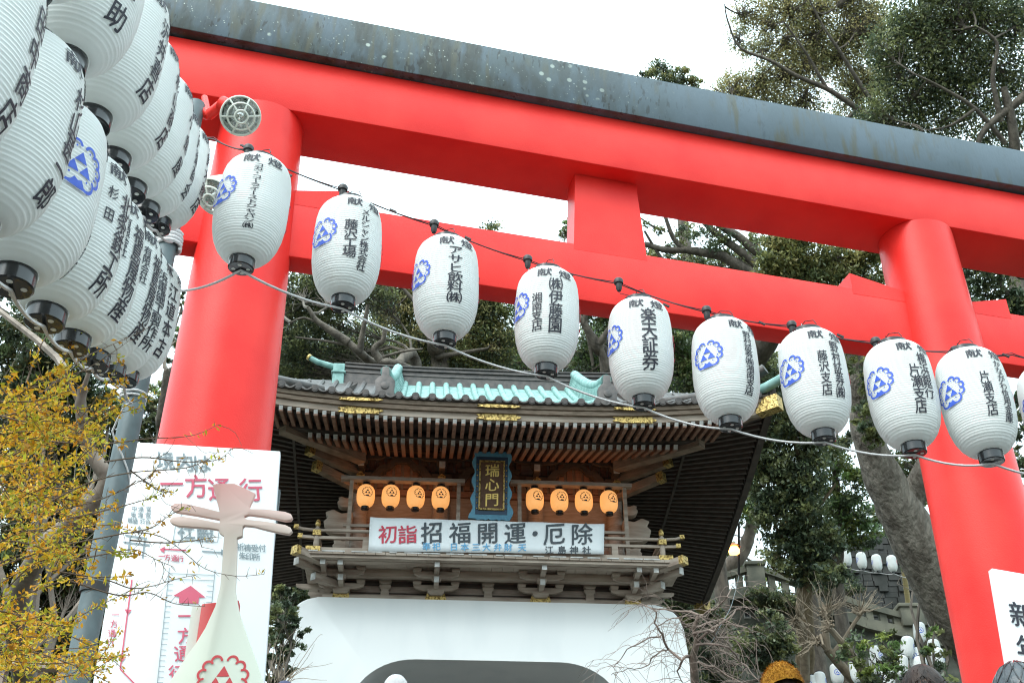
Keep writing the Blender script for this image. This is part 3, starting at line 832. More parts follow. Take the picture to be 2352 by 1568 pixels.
    def rafters(name, v0, v1, z0, z1, wd, ht, L, step, lift):
        n = int(L / step); src = None
        for k in range(-n, n + 1):
            u = k * step; e = ec(u) * lift
            if src is None:
                mb = MB()
                mb.bar((0, v0 - v1, 0), (0, .0, z1 - z0), wd, ht)
                mb.bar((0, v0 - v1 - .006, -.0035), (0, v0 - v1, 0), wd + .004, ht + .004, m=1)
                src = mb.build(name, [M_RWOOD, M_TIP], t, local=True)
                src.matrix_parent_inverse = Matrix.Identity(4); o = src
            else: o = copy_part(src, t)
            o.location = (u, v1 - 3, z0 + e - GG)
    rafters('flying_rafter', -2.42, -1.35, 11.10, 11.30, .062, .095, 4.05, .148, 1.)
    rafters('base_rafter', -1.60, -.1, 11.12, 11.62, .068, .10, 3.4, .148, .6)
    def sweep(name, m, prof, us, lift=1., vcurve=0, smooth=None):
        mb = MB(GW); mb.grid([[(u, v - vcurve * ec(u), z + ec(u) * lift) for v, z in prof] for u in us]); return mb.build(name, m, t, smooth=smooth)
    us = np.linspace(-4.75, 4.75, 39)
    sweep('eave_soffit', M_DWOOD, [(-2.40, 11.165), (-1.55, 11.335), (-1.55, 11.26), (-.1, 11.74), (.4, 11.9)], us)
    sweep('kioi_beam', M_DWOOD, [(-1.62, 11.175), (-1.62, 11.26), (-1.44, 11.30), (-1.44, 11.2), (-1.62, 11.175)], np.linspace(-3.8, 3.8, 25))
    sweep('eave_fascia', M_GWOOD, [(-2.35, 11.15), (-2.45, 11.152), (-2.47, 11.25), (-2.42, 11.252)], us)
    sweep('upper_fascia', M_WOOD, [(-2.42, 11.253), (-2.52, 11.256), (-2.54, 11.315), (-2.50, 11.32), (-2.56, 11.335), (-2.58, 11.395), (-2.5, 11.40)], us)
    for u in (-2.36, 0., 2.36):                    # pairs of gilt fittings on the fascia
        for z, hw, hh, v in ((11.20, .36, .062, -2.485), (11.35, .35, .028, -2.60)):
            mb = MB(GW); P = []
            for i in range(36):
                a = 6.2832 * i / 36; k = 1 + .10 * math.cos(7 * a)
                P.append((hw * k * math.copysign(abs(math.cos(a)) ** .45, math.cos(a)), hh * k * math.copysign(abs(math.sin(a)) ** .7, math.sin(a))))
            mb.prism(P, lambda a, b, q: (u + a, q, z + ec(u) + b), v, v + .03)
            mb.build('gilt_fitting', M_GOLD, t)
    # --- front roof slope: concave, with rolls; round tile ends along the eave
    RZ = lambda v: 11.455 + .525 * (v + 2.58) + .096 * max(0, v + 1.5) ** 1.55
    sweep('tile_edge', M_TILE, [(-2.5, 11.401), (-2.60, 11.405), (-2.62, 11.44), (-2.58, 11.455), (-2.3, 11.60)], us)
    mb = MB(GW); vs = np.linspace(-2.58, 1.5, 15)
    mb.grid([[(u, v, RZ(v) + ec(u) * max(0, 1 - (v + 2.58) / 3.0)) for v in vs] for u in us])
    roof = mb.build('roof_slope', M_COPPER, t, smooth=60)
    mb = MB(GW)                                     # darker tile courses outside the descending ridges
    for s in (-1, 1):
        mb.grid([[(s * u, v, RZ(v) + .014 + ec(u) * max(0, 1 - (v + 2.58) / 3.0)) for v in np.linspace(-2.56, 1.45, 14)] for u in np.linspace(1.98, 4.75, 12)])
    mb.build('outer_tiles', M_TILE, roof, smooth=60)
    mbr = MB(GW); mbt = MB(GW)
    st = .285
    for k in range(-16, 17):
        u = k * st; e = lambda v: ec(u) * max(0, 1 - (v + 2.58) / 3.0)
        if abs(u) < 1.9:
            mbr.tube([(u, v, RZ(v) + .03 + e(v)) for v in vs], .062, 8)
        else:
            mbt.tube([(u, v, RZ(v) + .03 + e(v)) for v in np.linspace(-2.58, 1.2, 12)], .05, 6)
        x = MB(GW); b = (u, -2.63, 11.465 + ec(u))
        mbt.tube([(u, -2.56, 11.47 + ec(u)), (u, -2.63, 11.462 + ec(u))], .068, 16)
        mbt.tube([(u, -2.63, 11.462 + ec(u)), (u, -2.638, 11.461 + ec(u))], [.052, .048], 14)
        if k < 16:
            P = [(u + .06 + (st - .12) * a, -2.625, 11.45 + ec(u + st / 2) - .04 * math.sin(math.pi * a)) for a in np.linspace(0, 1, 7)]
            mbt.tube(P, .022, 6)
    mbr.build('roof_rolls', M_COPPER, roof, smooth=50); mbt.build('tile_ends', M_TILE, roof, smooth=40)
    # back and side slopes
    mb = MB(GW)
    mb.grid([[(u, 3.0 - (v - 1.5) + -1.5 + 1.5, RZ(v)) for v in vs] for u in np.linspace(-2.9, 2.9, 5)])
    mb.build('rear_slope', M_TILE, roof, smooth=60)
    # ridge
    mb = MB(GW); lay = [(.42, 14.1, 14.36), (.45, 14.362, 14.40), (.36, 14.402, 14.49), (.42, 14.492, 14.52), (.35, 14.522, 14.59), (.40, 14.592, 14.62)]
    rx = np.linspace(-3.0, 3.0, 25); rc = lambda u: .05 * (abs(u) / 3.0) ** 3
    for hw, z0, z1 in lay:
        P = [[(u, 1.5 - hw * .6, z0 - .22 + rc(u)), (u, 1.5 - hw * .6, z1 - .22 + rc(u)), (u, 1.5 + hw * .6, z1 - .22 + rc(u)), (u, 1.5 + hw * .6, z0 - .22 + rc(u)), (u, 1.5 - hw * .6, z0 - .22 + rc(u))] for u in rx]
        mb.grid(P)
        for u in (-3.0, 3.0): mb.add([(u, 1.5 - hw * .6, z0 - .22 + rc(u)), (u, 1.5 - hw * .6, z1 - .22 + rc(u)), (u, 1.5 + hw * .6, z1 - .22 + rc(u)), (u, 1.5 + hw * .6, z0 - .22 + rc(u))], [(0, 1, 2, 3)])
    rd = mb.build('ridge', M_TILE, t)
    mb = MB(GW); mb.tube([(u, 1.5, 14.42 + rc(u)) for u in rx], .075, 10)
    mb.build('ridge_cap', M_COPPER, rd, smooth=50)
    for s in (-1, 1):                               # ridge-end tiles with upturned gilt tip
        mb = MB(GW)
        mb.box(s * 3.12 - .12, s * 3.12 + .12, 1.2, 1.8, 13.7, 14.38); mb.box(s * 3.14 - .16, s * 3.14 + .16, 1.15, 1.85, 13.75, 13.88); mb.box(s * 3.12 - .15, s * 3.12 + .15, 1.17, 1.83, 14.14, 14.19)
        e = mb.build('ridge_end', M_COPPER, rd, bevel=.02)
        mb = MB(GW); mb.tube([(s * 3.0, 1.5, 14.44), (s * 3.3, 1.5, 14.47), (s * 3.6, 1.5, 14.56), (s * 3.78, 1.5, 14.66)], [.06, .065, .06, .055], 12); mb.build('upturned_horn', M_COPPER, e, smooth=50)
        mb = MB(GW); mb.tube([(s * 3.775, 1.5, 14.655), (s * 3.82, 1.5, 14.69)], [.072, .068], 12); mb.build('gilt_tip', M_GOLD, e, smooth=40)
        # descending ridge with a crested end tile
        mb = MB(GW); mg = MB(GW)
        u0, u1 = s * 1.98, s * 1.88
        for j in range(6):
            P = []
            for v in np.linspace(-1.95, 1.2, 10):
                a = (v + 1.95) / 3.15; u = u0 + (u1 - u0) * a; w_ = .15 - .012 * j
                z = RZ(v) + .04 + j * .052 + (.12 * (1 - a) ** 4)
                P.append([(u - w_, v, z), (u + w_, v, z), (u + w_, v, z + .047), (u - w_, v, z + .047), (u - w_, v, z)])
            mb.grid(P)
            mb.add([P[0][i] for i in range(4)], [(0, 1, 2, 3)])
        dr = mb.build('descending_ridge', M_COPPER, t)
        mg.tube([(u0 + (u1 - u0) * (v + 1.95) / 3.15, v, RZ(v) + .41 + .12 * (1 - (v + 1.95) / 3.15) ** 4) for v in np.linspace(-2.05, 1.2, 10)], .10, 10)
        mg.build('ridge_roll', M_COPPER, dr, smooth=50)
        mb = MB(GW); z = RZ(-2.05)
        P = [(-.19, -.05), (.19, -.05), (.16, .1), (.175, .3), (.11, .38), (.07, .40), (.06, .58), (-.06, .58), (-.07, .40), (-.11, .38), (-.175, .3), (-.16, .1)]
        mb.prism(P, lambda a, b, v: (u0 + a, v, z + b), -2.16, -2.0)
        mb.tube([(u0, -2.16, z + .19), (u0, -2.18, z + .19)], .075, 14)
        mb.build('ogre_tile', M_TILE, dr, bevel=.012)
    # --- side eaves: raked rafters seen from below
    for s in (-1, 1):
        A = lambda a: np.array([s * (4.78 + .45 * a), -2.5 + 7.9 * a, 11.62 - .26 * math.sin(min(1, a * 1.0) * 3.14) * .6 - .85 * a])      # eave edge, front -> back
        B = lambda a: np.array([s * 2.5, -.3 + 6.0 * a, 11.95 - .45 * a])                             # wall side
        mb = MB(GW); mb.grid([[tuple(A(a) * (1 - b) + B(a) * b + np.array([0, 0, .05])) for b in np.linspace(0, 1, 5)] for a in np.linspace(0, 1, 25)])
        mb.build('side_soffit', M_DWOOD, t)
        mb = MB(GW)
        for k in range(46):
            a = (k + .5) / 46
            p, q = A(a), B(a)
            mb.bar(p * .98 + q * .02, q, .075, .09)
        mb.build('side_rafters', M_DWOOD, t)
        mb = MB(GW)
        for a, b in zip(np.linspace(0, 1, 25)[:-1], np.linspace(0, 1, 25)[1:]):
            mb.bar(A(a) + (s * .04, 0, .07), A(b) + (s * .04, 0, .07), .12, .2)
            mb.bar(A(a) + (s * .10, 0, .27), A(b) + (s * .10, 0, .27), .12, .14)
            mb.bar(A(a) * .5 + B(a) * .5 + (0, 0, -.05), A(b) * .5 + B(b) * .5 + (0, 0, -.05), .05, .05)
        mb.build('side_fascia', M_DWOOD, t)
        mb = MB(GW)                                   # side roof slope above the eave
        def top(a, b):
            p = A(a) + np.array([s * .12, 0, .36]); q = np.array([s * 2.95, 1.0 + 1.2 * a, 13.55])
            r = p * (1 - b) + q * b; r[2] -= .5 * math.sin(3.14 * b) * .6; return tuple(r)
        mb.grid([[top(a, b) for b in np.linspace(0, 1, 8)] for a in np.linspace(0, 1, 13)])
        mb.build('side_slope', M_TILE, roof, smooth=60)
        # hip rafter, corner fittings, upturned corner tiles
        mb = MB(GW); mb.bar((s * 2.5, -.3, 11.62), (s * 4.72, -2.50, 11.56), .17, .22); mb.bar((s * 2.4, -.25, 11.45), (s * 3.75, -1.6, 11.32), .19, .22)
        hp = mb.build('hip_rafter', M_WOOD, t)
        mb = MB(GW); mb.bar((s * 4.60, -2.40, 11.57), (s * 4.92, -2.68, 11.58), .22, .26); mb.build('gilt_cap', M_GOLD, hp)
        p = A(1.0); mb = MB(GW); mb.bar(p + (-s * .1, -.15, .02), p + (s * .12, .15, .02), .24, .26); mb.build('gilt_cap', M_GOLD, hp)
        mb = MB(GW); mb.tube([(s * 3.4, -1.2, 12.2), (s * 4.2, -1.95, 11.98), (s * 4.75, -2.5, 11.96), (s * 5.15, -2.85, 12.08)], [.08, .09, .09, .085], 10)
        mb.build('corner_roll', M_COPPER, roof, smooth=50)
        mb = MB(GW); mb.tube([(s * 3.2, -1.0, 12.45), (s * 4.0, -1.75, 12.20), (s * 4.5, -2.25, 12.22), (s * 4.8, -2.5, 12.36)], [.1, .1, .1, .1], 10); mb.box(s * 4.35 - .13, s * 4.35 + .13, -2.3, -2.1, 11.9, 12.25)
        mb.build('corner_ridge', M_TILE, roof, smooth=50)
        # gable wall
        mb = MB(GW); mb.add([(s * 2.7, -1.2, 12.4), (s * 2.7, 4.2, 12.4), (s * 2.7, 1.5, 14.1)], [(0, 1, 2)]); mb.build('gable', M_DWOOD, t)
    return t
GATE = gate()

def plaque():
    t = thing('name_plaque', 'upright gate plaque with gold characters in a scalloped blue frame', 'plaque', GW((0, -.5, 10.1)), GF_.yaw)
    L = Fr((0, 0, 0), 0)
    def fn(a, b, d):                        # leans out at the top
        return GW((a, -.62 - .20 * b - d, 10.12 + b * 1.0))
    W_, H_ = .335, 1.20
    mb = MB(); P = []
    n = 14
    for i in range(n): P.append((-W_ + 2 * W_ * i / n, H_ + (.028 * abs(math.sin(i * 1.2)) if 0 < i else .03)))
    for i in range(n + 6): P.append((W_ + .03 * math.sin(i * 1.15) + (.05 * (i / (n + 6)) ** 3), H_ - H_ * i / (n + 6)))
    for i in range(n): P.append((W_ - 2 * W_ * i / n, -.03 * abs(math.sin(i * 1.2)) - (.02 if i == 0 else 0)))
    for i in range(n + 6): P.append((-W_ - .03 * math.sin(i * 1.15 + 1) - (.05 * (1 - i / (n + 6)) ** 3), H_ * i / (n + 6)))
    mb.prism(P, fn, -.03, .03); mb.build('scalloped_frame', mat('plaque_blue', (.13, .37, .52), rough=.5, col2=(.09, .28, .42), nscale=8), t)
    mb = MB(); mb.prism([(-.29, .07), (.29, .07), (.29, 1.12), (-.29, 1.12)], fn, .031, .036); mb.build('dark_blue_field', mat('plaque_navy', (.02, .06, .12), rough=.4), t)
    mb = MB(); 
    for x0, x1, y0, y1 in ((-.235, -.205, .14, 1.04), (.205, .235, .14, 1.04), (-.205, .205, 1.01, 1.04), (-.205, .205, .14, .17)):
        mb.prism([(x0, y0), (x1, y0), (x1, y1), (x0, y1)], fn, .036, .07)
    mb.build('gilt_border', M_GOLD, t)
    mb = MB(); mb.prism([(-.205, .17), (.205, .17), (.205, 1.01), (-.205, 1.01)], fn, .0365, .05); mb.build('brown_panel', mat('plaque_brown', (.13, .06, .03), rough=.6, bump=.6, bscale=60), t)
    mb = MB()
    f2 = lambda x, y, k: fn(x, y, .056 + .0015 * k)
    for ch, y in (('瑞', .86), ('心', .60), ('門', .33)): put_glyph(mb, ch, f2, 0, y, .27, .25)
    mb.build('gold_lettering', M_GILT, t, fixn=False)
    mb = MB()
    for i in range(9):
        for s in (-1, 1): 
            c = fn(s * .265, .17 + .1 * i, .045); mb.lathe([(.001, -.014), (.012, -.008), (.016, .0), (.012, .008), (.001, .014)], 8, c)
    tag(mb.build('gilt_studs', M_GOLD, t, smooth=60), kind='stuff')
plaque()

def banner():
    t = thing('banner', 'long white banner with brush lettering tied to the gate balcony railing', 'banner', GW((0, -.83, 9.5)), GF_.yaw)
    c = {'tl': (850, 1187), 'tr': (1388, 1203), 'br': (1387, 1272), 'bl': (846, 1265)}
    K = {k: GF_.on_v(*p, -.86) for k, p in c.items()}
    mb = MB(GW); P = []
    for i in range(31):
        a = i / 30; tp = K['tl'] * (1 - a) + K['tr'] * a; bt = K['bl'] * (1 - a) + K['br'] * a
        row = []
        for j in range(6):
            q = tp + (bt - tp) * j / 5; q = q + np.array([0, .006 * math.sin(a * 23 + j), -.008 * abs(math.sin(a * 3.14 * 7)) * (1 - j / 5)])
            row.append(tuple(q))
        P.append(row)
    mb.grid(P); o = mb.build('sheet', mat('banner_cloth', (.84, .88, .90), rough=.6, bump=.1, bscale=5, bdist=.03), t, smooth=80)
    sm = o.modifiers.new('solid', 'SOLIDIFY'); sm.thickness = .004
    fn = lambda x, y, k: (lambda q: GW((q[0], -.877 - .0008 * k, q[2])))(GF_.on_v(x, y, -.877))
    def line(mb, s, xs, y0, y1, w, h):
        for ch, x in zip(s, xs):
            y = y0 + (y1 - y0) * (x - 868) / (1355 - 868)
            put_glyph(mb, ch, lambda a, b, k: fn(x + a, y - b, k), 0, 0, w, h)
    mb = MB(); line(mb, '招福開運・厄除', (991, 1056, 1119, 1182, 1229, 1272, 1335), 1221, 1226, 52, 52); mb.build('lettering', mat('banner_ink', (.06, .075, .09), rough=.6), t, fixn=False)
    mb = MB(); line(mb, '初詣', (890, 935), 1226, 1227, 46, 44); mb.build('red_lettering', mat('banner_red', (.62, .05, .09), rough=.6), t, fixn=False)
    mb = MB(); line(mb, '奉祀日本三大弁財天', (979, 1002, 1042, 1067, 1093, 1117, 1143, 1167, 1199), 1253, 1258, 20, 19); mb.build('blue_lettering', M_SIGNBLUE, t, fixn=False)
    mb = MB(); line(mb, '江島神社', (1261, 1290, 1318, 1347), 1258, 1263, 21, 20); mb.build('small_lettering', mat('banner_ink', (.06, .075, .09)), t, fixn=False)
banner()

# --- lit orange lanterns in two wooden racks
M_ORANGE = mat('lit_orange_paper', (.85, .56, .26), rough=.7, emit=.36, emitcol=(1, .47, .14), trans=.1, col2=(.80, .48, .20), nscale=3)
def orange():
    G = 'lit orange lanterns on the gate'
    D = {}; H = .5
    pr = [(.055, .05), (.09, .065), (.13, .10), (.155, .15), (.165, .22), (.165, .30), (.155, .38), (.13, .43), (.09, .465), (.06, .475)]
    rr = lambda z: float(np.interp(z, [b for _, b in pr], [a for a, _ in pr]))
    zs = np.linspace(.05, .475, 41)
    mb = MB(); mb.lathe([(rr(z) + (.0015 if i % 2 else -.001), z) for i, z in enumerate(zs)], 32, cap=False); D['b'] = mb.build('paper_body', M_ORANGE, smooth=70)
    mb = MB(); mb.lathe([(.06, 0), (.072, .004), (.072, .055), (.06, .062)], 24); D['r'] = mb.build('bottom_rim', M_LACQ, smooth=30)
    mb = MB(); mb.lathe([(.06, .47), (.075, .474), (.075, .525), (.06, .53)], 24); D['t'] = mb.build('top_rim', M_LACQ, smooth=30)
    def wrap(x, y, k):
        z = .29 + y; r = rr(z) + .004 + .0003 * k; a = x / .165
        return (r * math.sin(a), -r * math.cos(a), z)
    mb = MB(); crest(mb, wrap, .098, thin=True); D['c'] = mb.build('wave_crest', M_INK, fixn=False)
    first = True
    px = [842, 899, 956, 1013, 1228, 1284, 1340, 1397]; py = [1112, 1113, 1115, 1117, 1121, 1123, 1124, 1126]
    ang = [14, 8, 26, 2, 18, 12, 4, 22]
    names = ['outermost on the left', 'second from the left', 'third from the left', 'just left of the plaque', 'just right of the plaque', 'third from the right', 'second from the right', 'outermost on the right']
    for i in range(8):
        q = GF_.on_v(px[i], py[i], -.42); P = GW((q[0], -.42, q[2] - H))
        r = thing('festival_lantern', 'lit orange lantern with black wave crest under the gate eaves, ' + names[i], 'lantern', P, GF_.yaw + math.radians(ang[i]), G)
        for k in 'brtc':
            if first: D[k].parent = r
            else: copy_part(D[k], r)
        first = False
        mb = MB(); mb.tube([(0, 0, .53), (.005, 0, .60), (-.01, .01, .66)], .006, 5); mb.build('hanging_cord', M_WIRE, r, local=True)
        if i in (0, 1, 2, 3, 4, 5, 6, 7):      # the bulb of this lantern
            li = bpy.data.lights.new('lantern_bulb', 'POINT'); li.energy = .55; li.color = (1, .40, .15); li.shadow_soft_size = .12
            lo = bpy.data.objects.new('lantern_bulb', li); S.collection.objects.link(lo); lo.parent = r; lo.location = (0, .20, .60)
    for xs, lab in (((802, 1058), 'pale wooden lantern rack with four orange lanterns left of the plaque'), ((1190, 1440), 'pale wooden lantern rack with four orange lanterns right of the plaque')):
        t = thing('lantern_rack', lab, 'rack', GW((GF_.on_v(sum(xs) / 2, 1200, -.42)[0], -.42, 9.5)), GF_.yaw, 'wooden lantern racks on the gate')
        a = GF_.on_v(xs[0] - 18, 1100 if xs[0] < 1000 else 1109, -.42); b = GF_.on_v(xs[1] + 10, 1107 if xs[0] < 1000 else 1118, -.42)
        z = (a[2] + b[2]) / 2
        MB(GW).box(a[0], b[0], -.50, -.36, z - .035, z + .035).build('top_bar', M_LWOOD, t)
        for x in (GF_.on_v(xs[0] + 3, 1150, -.42)[0], GF_.on_v(xs[1] - 5, 1150, -.42)[0]):
            MB(GW).box(x - .035, x + .035, -.46, -.40, 9.48, z - .036).build('post', M_GWOOD, t)
        MB(GW).box(a[0] + .1, b[0] - .1, -.455, -.405, 9.98, 10.03).build('lower_bar', M_GWOOD, t)
orange()
# ------------------------------------------------------------------ pole, floodlights, signs, lute board
def pole():
    Q = Fr((0, 4.77, 0), 0)
    a = Q.on_v(386, 551); b = Q.on_v(189.5, 1493)
    d = (a - b) / (a[2] - b[2]); bot = b + d * (1.0 - b[2]); top = a + d * .95
    t = thing('steel_pole', 'grey galvanised steel pole at the edge of the notice board', 'pole', Q.W(bot))
    mb = MB(Q.W)
    n = 10; mb.tube([bot + (top - bot) * i / n for i in range(n + 1)], [.058 - .010 * i / n for i in range(n + 1)], 28)
    mb.build('shaft', M_STEEL, t, smooth=50)
    c = Q.on_v(217, 1352); c2 = c + d * .02
    mb = MB(Q.W); mb.tube([c - d * .02, c + d * .02], .060, 24); mb.build('dark_band', M_WIRE, t, smooth=50)
    for px in ((386, 571, 4), (303, 925, 2)):                # rope wound round the pole
        c = Q.on_v(*px[:2]); P = []
        for i in range(px[2] * 14 + 1):
            an = i / 14 * 6.2832; P.append(c + np.array([.060 * math.cos(an), .060 * math.sin(an), .022 * i / 14]))
        MB(Q.W).tube(P, .010 if px[2] > 2 else .006, 6).build('rope_winding', M_ROPE, t, smooth=60)
    return t
pole()
rope('cord', 'thin white cord trailing down in front of the grey pole', [at(x, y, 5.25) for x, y in ((303, 925), (288, 930), (270, 962), (258, 990), (266, 1018), (280, 1043), (292, 1075), (297, 1098), (295, 1130))], .0042, M_ROPE, 'cord', sag=0)
rope('rope', 'short white rope end hanging behind the lowest left lantern', [at(405, 668, 5.36), at(330, 690, 5.3)], .006, M_ROPE, sag=.0)

def floodlight(c, nrm, r, label, arm):
    c = np.array(c); n = np.array(nrm, float); n /= np.linalg.norm(n)
    x = np.cross(n, [0, 0, 1.]); x /= np.linalg.norm(x); y = np.cross(n, x)
    xf = lambda p: c + x * p[0] + y * p[1] + n * p[2]
    t = thing('floodlight', label, 'floodlight', c, 0, 'caged floodlights on the left pillar')
    mb = MB(xf); mb.lathe([(.02, -.17), (.05, -.168), (.07, -.14), (r * .8, -.09), (r * .96, -.03), (r * 1.0, -.002), (r, .012), (r * .93, .016), (r * .9, .0)], 36, cap=False)
    mb.build('housing', M_CREAM, t, smooth=50)
    mb = MB(xf); mb.lathe([(r * .9, -.001), (r * .8, -.015), (r * .55, -.05), (r * .25, -.075), (.01, -.078)], 32, cap=False); mb.build('reflector', M_GLASS, t, smooth=60)
    mb = MB(xf); mb.lathe([(r * .16, -.07), (r * .3, -.03), (r * .3, .0), (r * .16, .02), (.004, .026)], 20); mb.build('bulb', M_GLASS, t, smooth=60)
    mb = MB(xf)
    for rr, z in ((.97, .016), (.66, .045), (.32, .06)): mb.tube([(r * rr * math.cos(a), r * rr * math.sin(a), z) for a in np.linspace(0, 6.2832, 30)], .0055, 6)
    for k in range(6):
        a = k * 1.0472 + .3
        mb.tube([(r * q * math.cos(a), r * q * math.sin(a), z) for q, z in ((.97, .016), (.66, .045), (.32, .06))], .0052, 6)
    mb.build('wire_cage', M_CREAM, t, smooth=60)
    mb = MB()
    for A, B, rad in arm: mb.tube([A, (np.array(A) + np.array(B)) / 2, B], rad, 10)
    mb.build('bracket_arm', M_RED, t, smooth=50)
z = 6.25
floodlight(at(552, 266, z), C_ - at(552, 266, z) + np.array([.8, -.3, -1.2]), .108, 'round caged floodlight facing the viewer at the top of the left pillar',
           [(at(545, 255, z + .17), at(508, 238, z + .2), .045), (at(510, 240, z + .2), at(478, 266, z + .22), .03), (at(480, 265, z + .22), at(452, 252, z + .25), .03), (at(478, 266, z + .22), at(470, 225, z + .4), .02)])
floodlight(at(495, 450, 6.1), (-.30, -.45, -.85), .105, 'white caged floodlight pointing down beside the left pillar, half hidden by lanterns',
           [(at(500, 425, 6.3), at(520, 420, 6.6), .03)])

BD = Fr((0, 0, 0), .13); BD.o = at(475, 1290, 1) * 0 + (lambda d: C_ + d * (5.35 / d[1]))(ray(475, 1290))
def board():
    t = thing('notice_board', 'tall white one-way notice board with red and grey lettering and a stair map', 'notice board', BD.W((0, 0, 1.6 - BD.o[2])), BD.yaw)
    TL, TR, BR = BD.on_v(306, 1014), BD.on_v(644, 1035), BD.on_v(607, 1568)
    BL = BD.on_v(213, 1568); k = (1.75 - BD.o[2] - BR[2]) / (TR[2] - BR[2])
    BR2 = BR + (TR - BR) * k; BL2 = BL + (TL - BL) * k
    mb = MB(BD.W)
    P = [TL, TR, BR2, BL2]
    mb.hexa([(P[3][0], .0, P[3][2]), (P[2][0], .0, P[2][2]), (P[2][0], .05, P[2][2]), (P[3][0], .05, P[3][2]),
             (P[0][0], .0, P[0][2]), (P[1][0], .0, P[1][2]), (P[1][0], .05, P[1][2]), (P[0][0], .05, P[0][2])])
    mb.build('panel', M_SIGN, t, bevel=.006)
    for s in (0.15, .85):
        q = P[3] * (1 - s) + P[2] * s
        MB(BD.W).box(q[0] - .03, q[0] + .03, .052, .10, 1.0 - BD.o[2], P[0][2] - .2).build('support_post', M_STEEL, t)
    fn = lambda x, y, k=0: BD.W((lambda q: (q[0], -.004 - .0004 * k, q[2]))(BD.on_v(x, y, -.004)))
    mb_g = MB(); mb_r = MB()
    def tx(mb, s, pts, w, h=None):
        for ch, (x, y) in zip(s, pts): put_glyph(mb, ch, lambda a, b, k: fn(x + a - b * .1, y - b + a * .06, k), 0, 0, w, h or w)
    tx(mb_g, '境内は', [(379, 1057), (423, 1061), (462, 1064)], 44)
    tx(mb_g, '中津宮', [(308, 1167), (323, 1168), (341, 1169)], 14); tx(mb_g, '奥津宮', [(306, 1181), (322, 1182), (340, 1183)], 14)
    tx(mb_g, '展望灯台', [(298, 1194), (310, 1195), (327, 1196), (339, 1197)], 13)
    tx(mb_g, '社殿', [(426, 1218), (470, 1224)], 42)
    tx(mb_g, '祈祷受付', [(552, 1255), (568, 1257), (585, 1258), (602, 1258)], 18); tx(mb_g, '朱印所', [(557, 1275), (573, 1277), (589, 1278)], 18)
    tx(mb_r, '一方通行', [(393, 1111), (450, 1116), (503, 1123), (576, 1124)], 56)
    tx(mb_r, '一方通行', [(371, 1277), (384, 1279), (400, 1281), (414, 1282)], 16)
    tx(mb_r, '一方通行', [(427, 1414), (426, 1459), (418, 1500), (406, 1545)], 40)
    tx(mb_r, '一方通行', [(265, 1411), (261, 1432), (257, 1453), (253, 1474)], 19)
    def ln(mb, a, b, wd): stroke(mb, fn, [a, b], wd)
    for a, b in (((287, 1228), (338, 1236)), ((283, 1244), (344, 1251)), ((299, 1234), (293, 1278)), ((333, 1238), (327, 1281))): ln(mb_g, a, b, 4)
    ln(mb_g, (318, 1226), (320, 1212), 2.5); mb_g.add([fn(314, 1213), fn(325, 1214), fn(321, 1206)], [(0, 1, 2)])
    for a, b in (((403, 1205), (398, 1239)), ((398, 1239), (500, 1244)), ((500, 1244), (504, 1212)), ((403, 1205), (432, 1159))): ln(mb_g, a, b, 1.4)
    ln(mb_g, (464, 1265), (510, 1268), 3.2); mb_g.add([fn(508, 1260), fn(508, 1274), fn(522, 1268)], [(0, 1, 2)])
    ln(mb_r, (428, 1263), (376, 1260), 3.2); mb_r.add([fn(366, 1261), fn(379, 1254), fn(377, 1269)], [(0, 1, 2)])
    ln(mb_g, (389, 1303), (358, 1600), 1.6); ln(mb_g, (494, 1308), (485, 1400), 1.6)
    for i in range(22):
        y = 1316 + i * 12.5; x = 389 - (y - 1303) * .1044
        ln(mb_g, (x, y), (x + (104 if i < 2 else 13), y + (4 if i < 2 else .6)), 1.3)
        if 1 < i < 7: ln(mb_g, (493 - (y - 1310) * .1 - 14, y + 3), (493 - (y - 1310) * .1, y + 4), 1.3)
    ln(mb_r, (303, 1330), (276, 1535), 3.4); ln(mb_r, (276, 1535), (312, 1572), 3.4)
    for x, y in ((294, 1398), (280, 1507)): mb_r.add([fn(x - 8, y), fn(x + 9, y + 1), fn(x - 1, y + 13)], [(0, 1, 2)])
    mb_r.add([fn(438, 1344), fn(472, 1371), fn(457, 1371), fn(456, 1385), fn(411, 1384), fn(412, 1370), fn(398, 1367)], [(0, 1, 2, 5, 6), (2, 3, 4, 5)])
    mb_g.build('grey_lettering', M_SIGNGREY, t, fixn=False); mb_r.build('red_lettering', M_SIGNRED, t, fixn=False)
board()

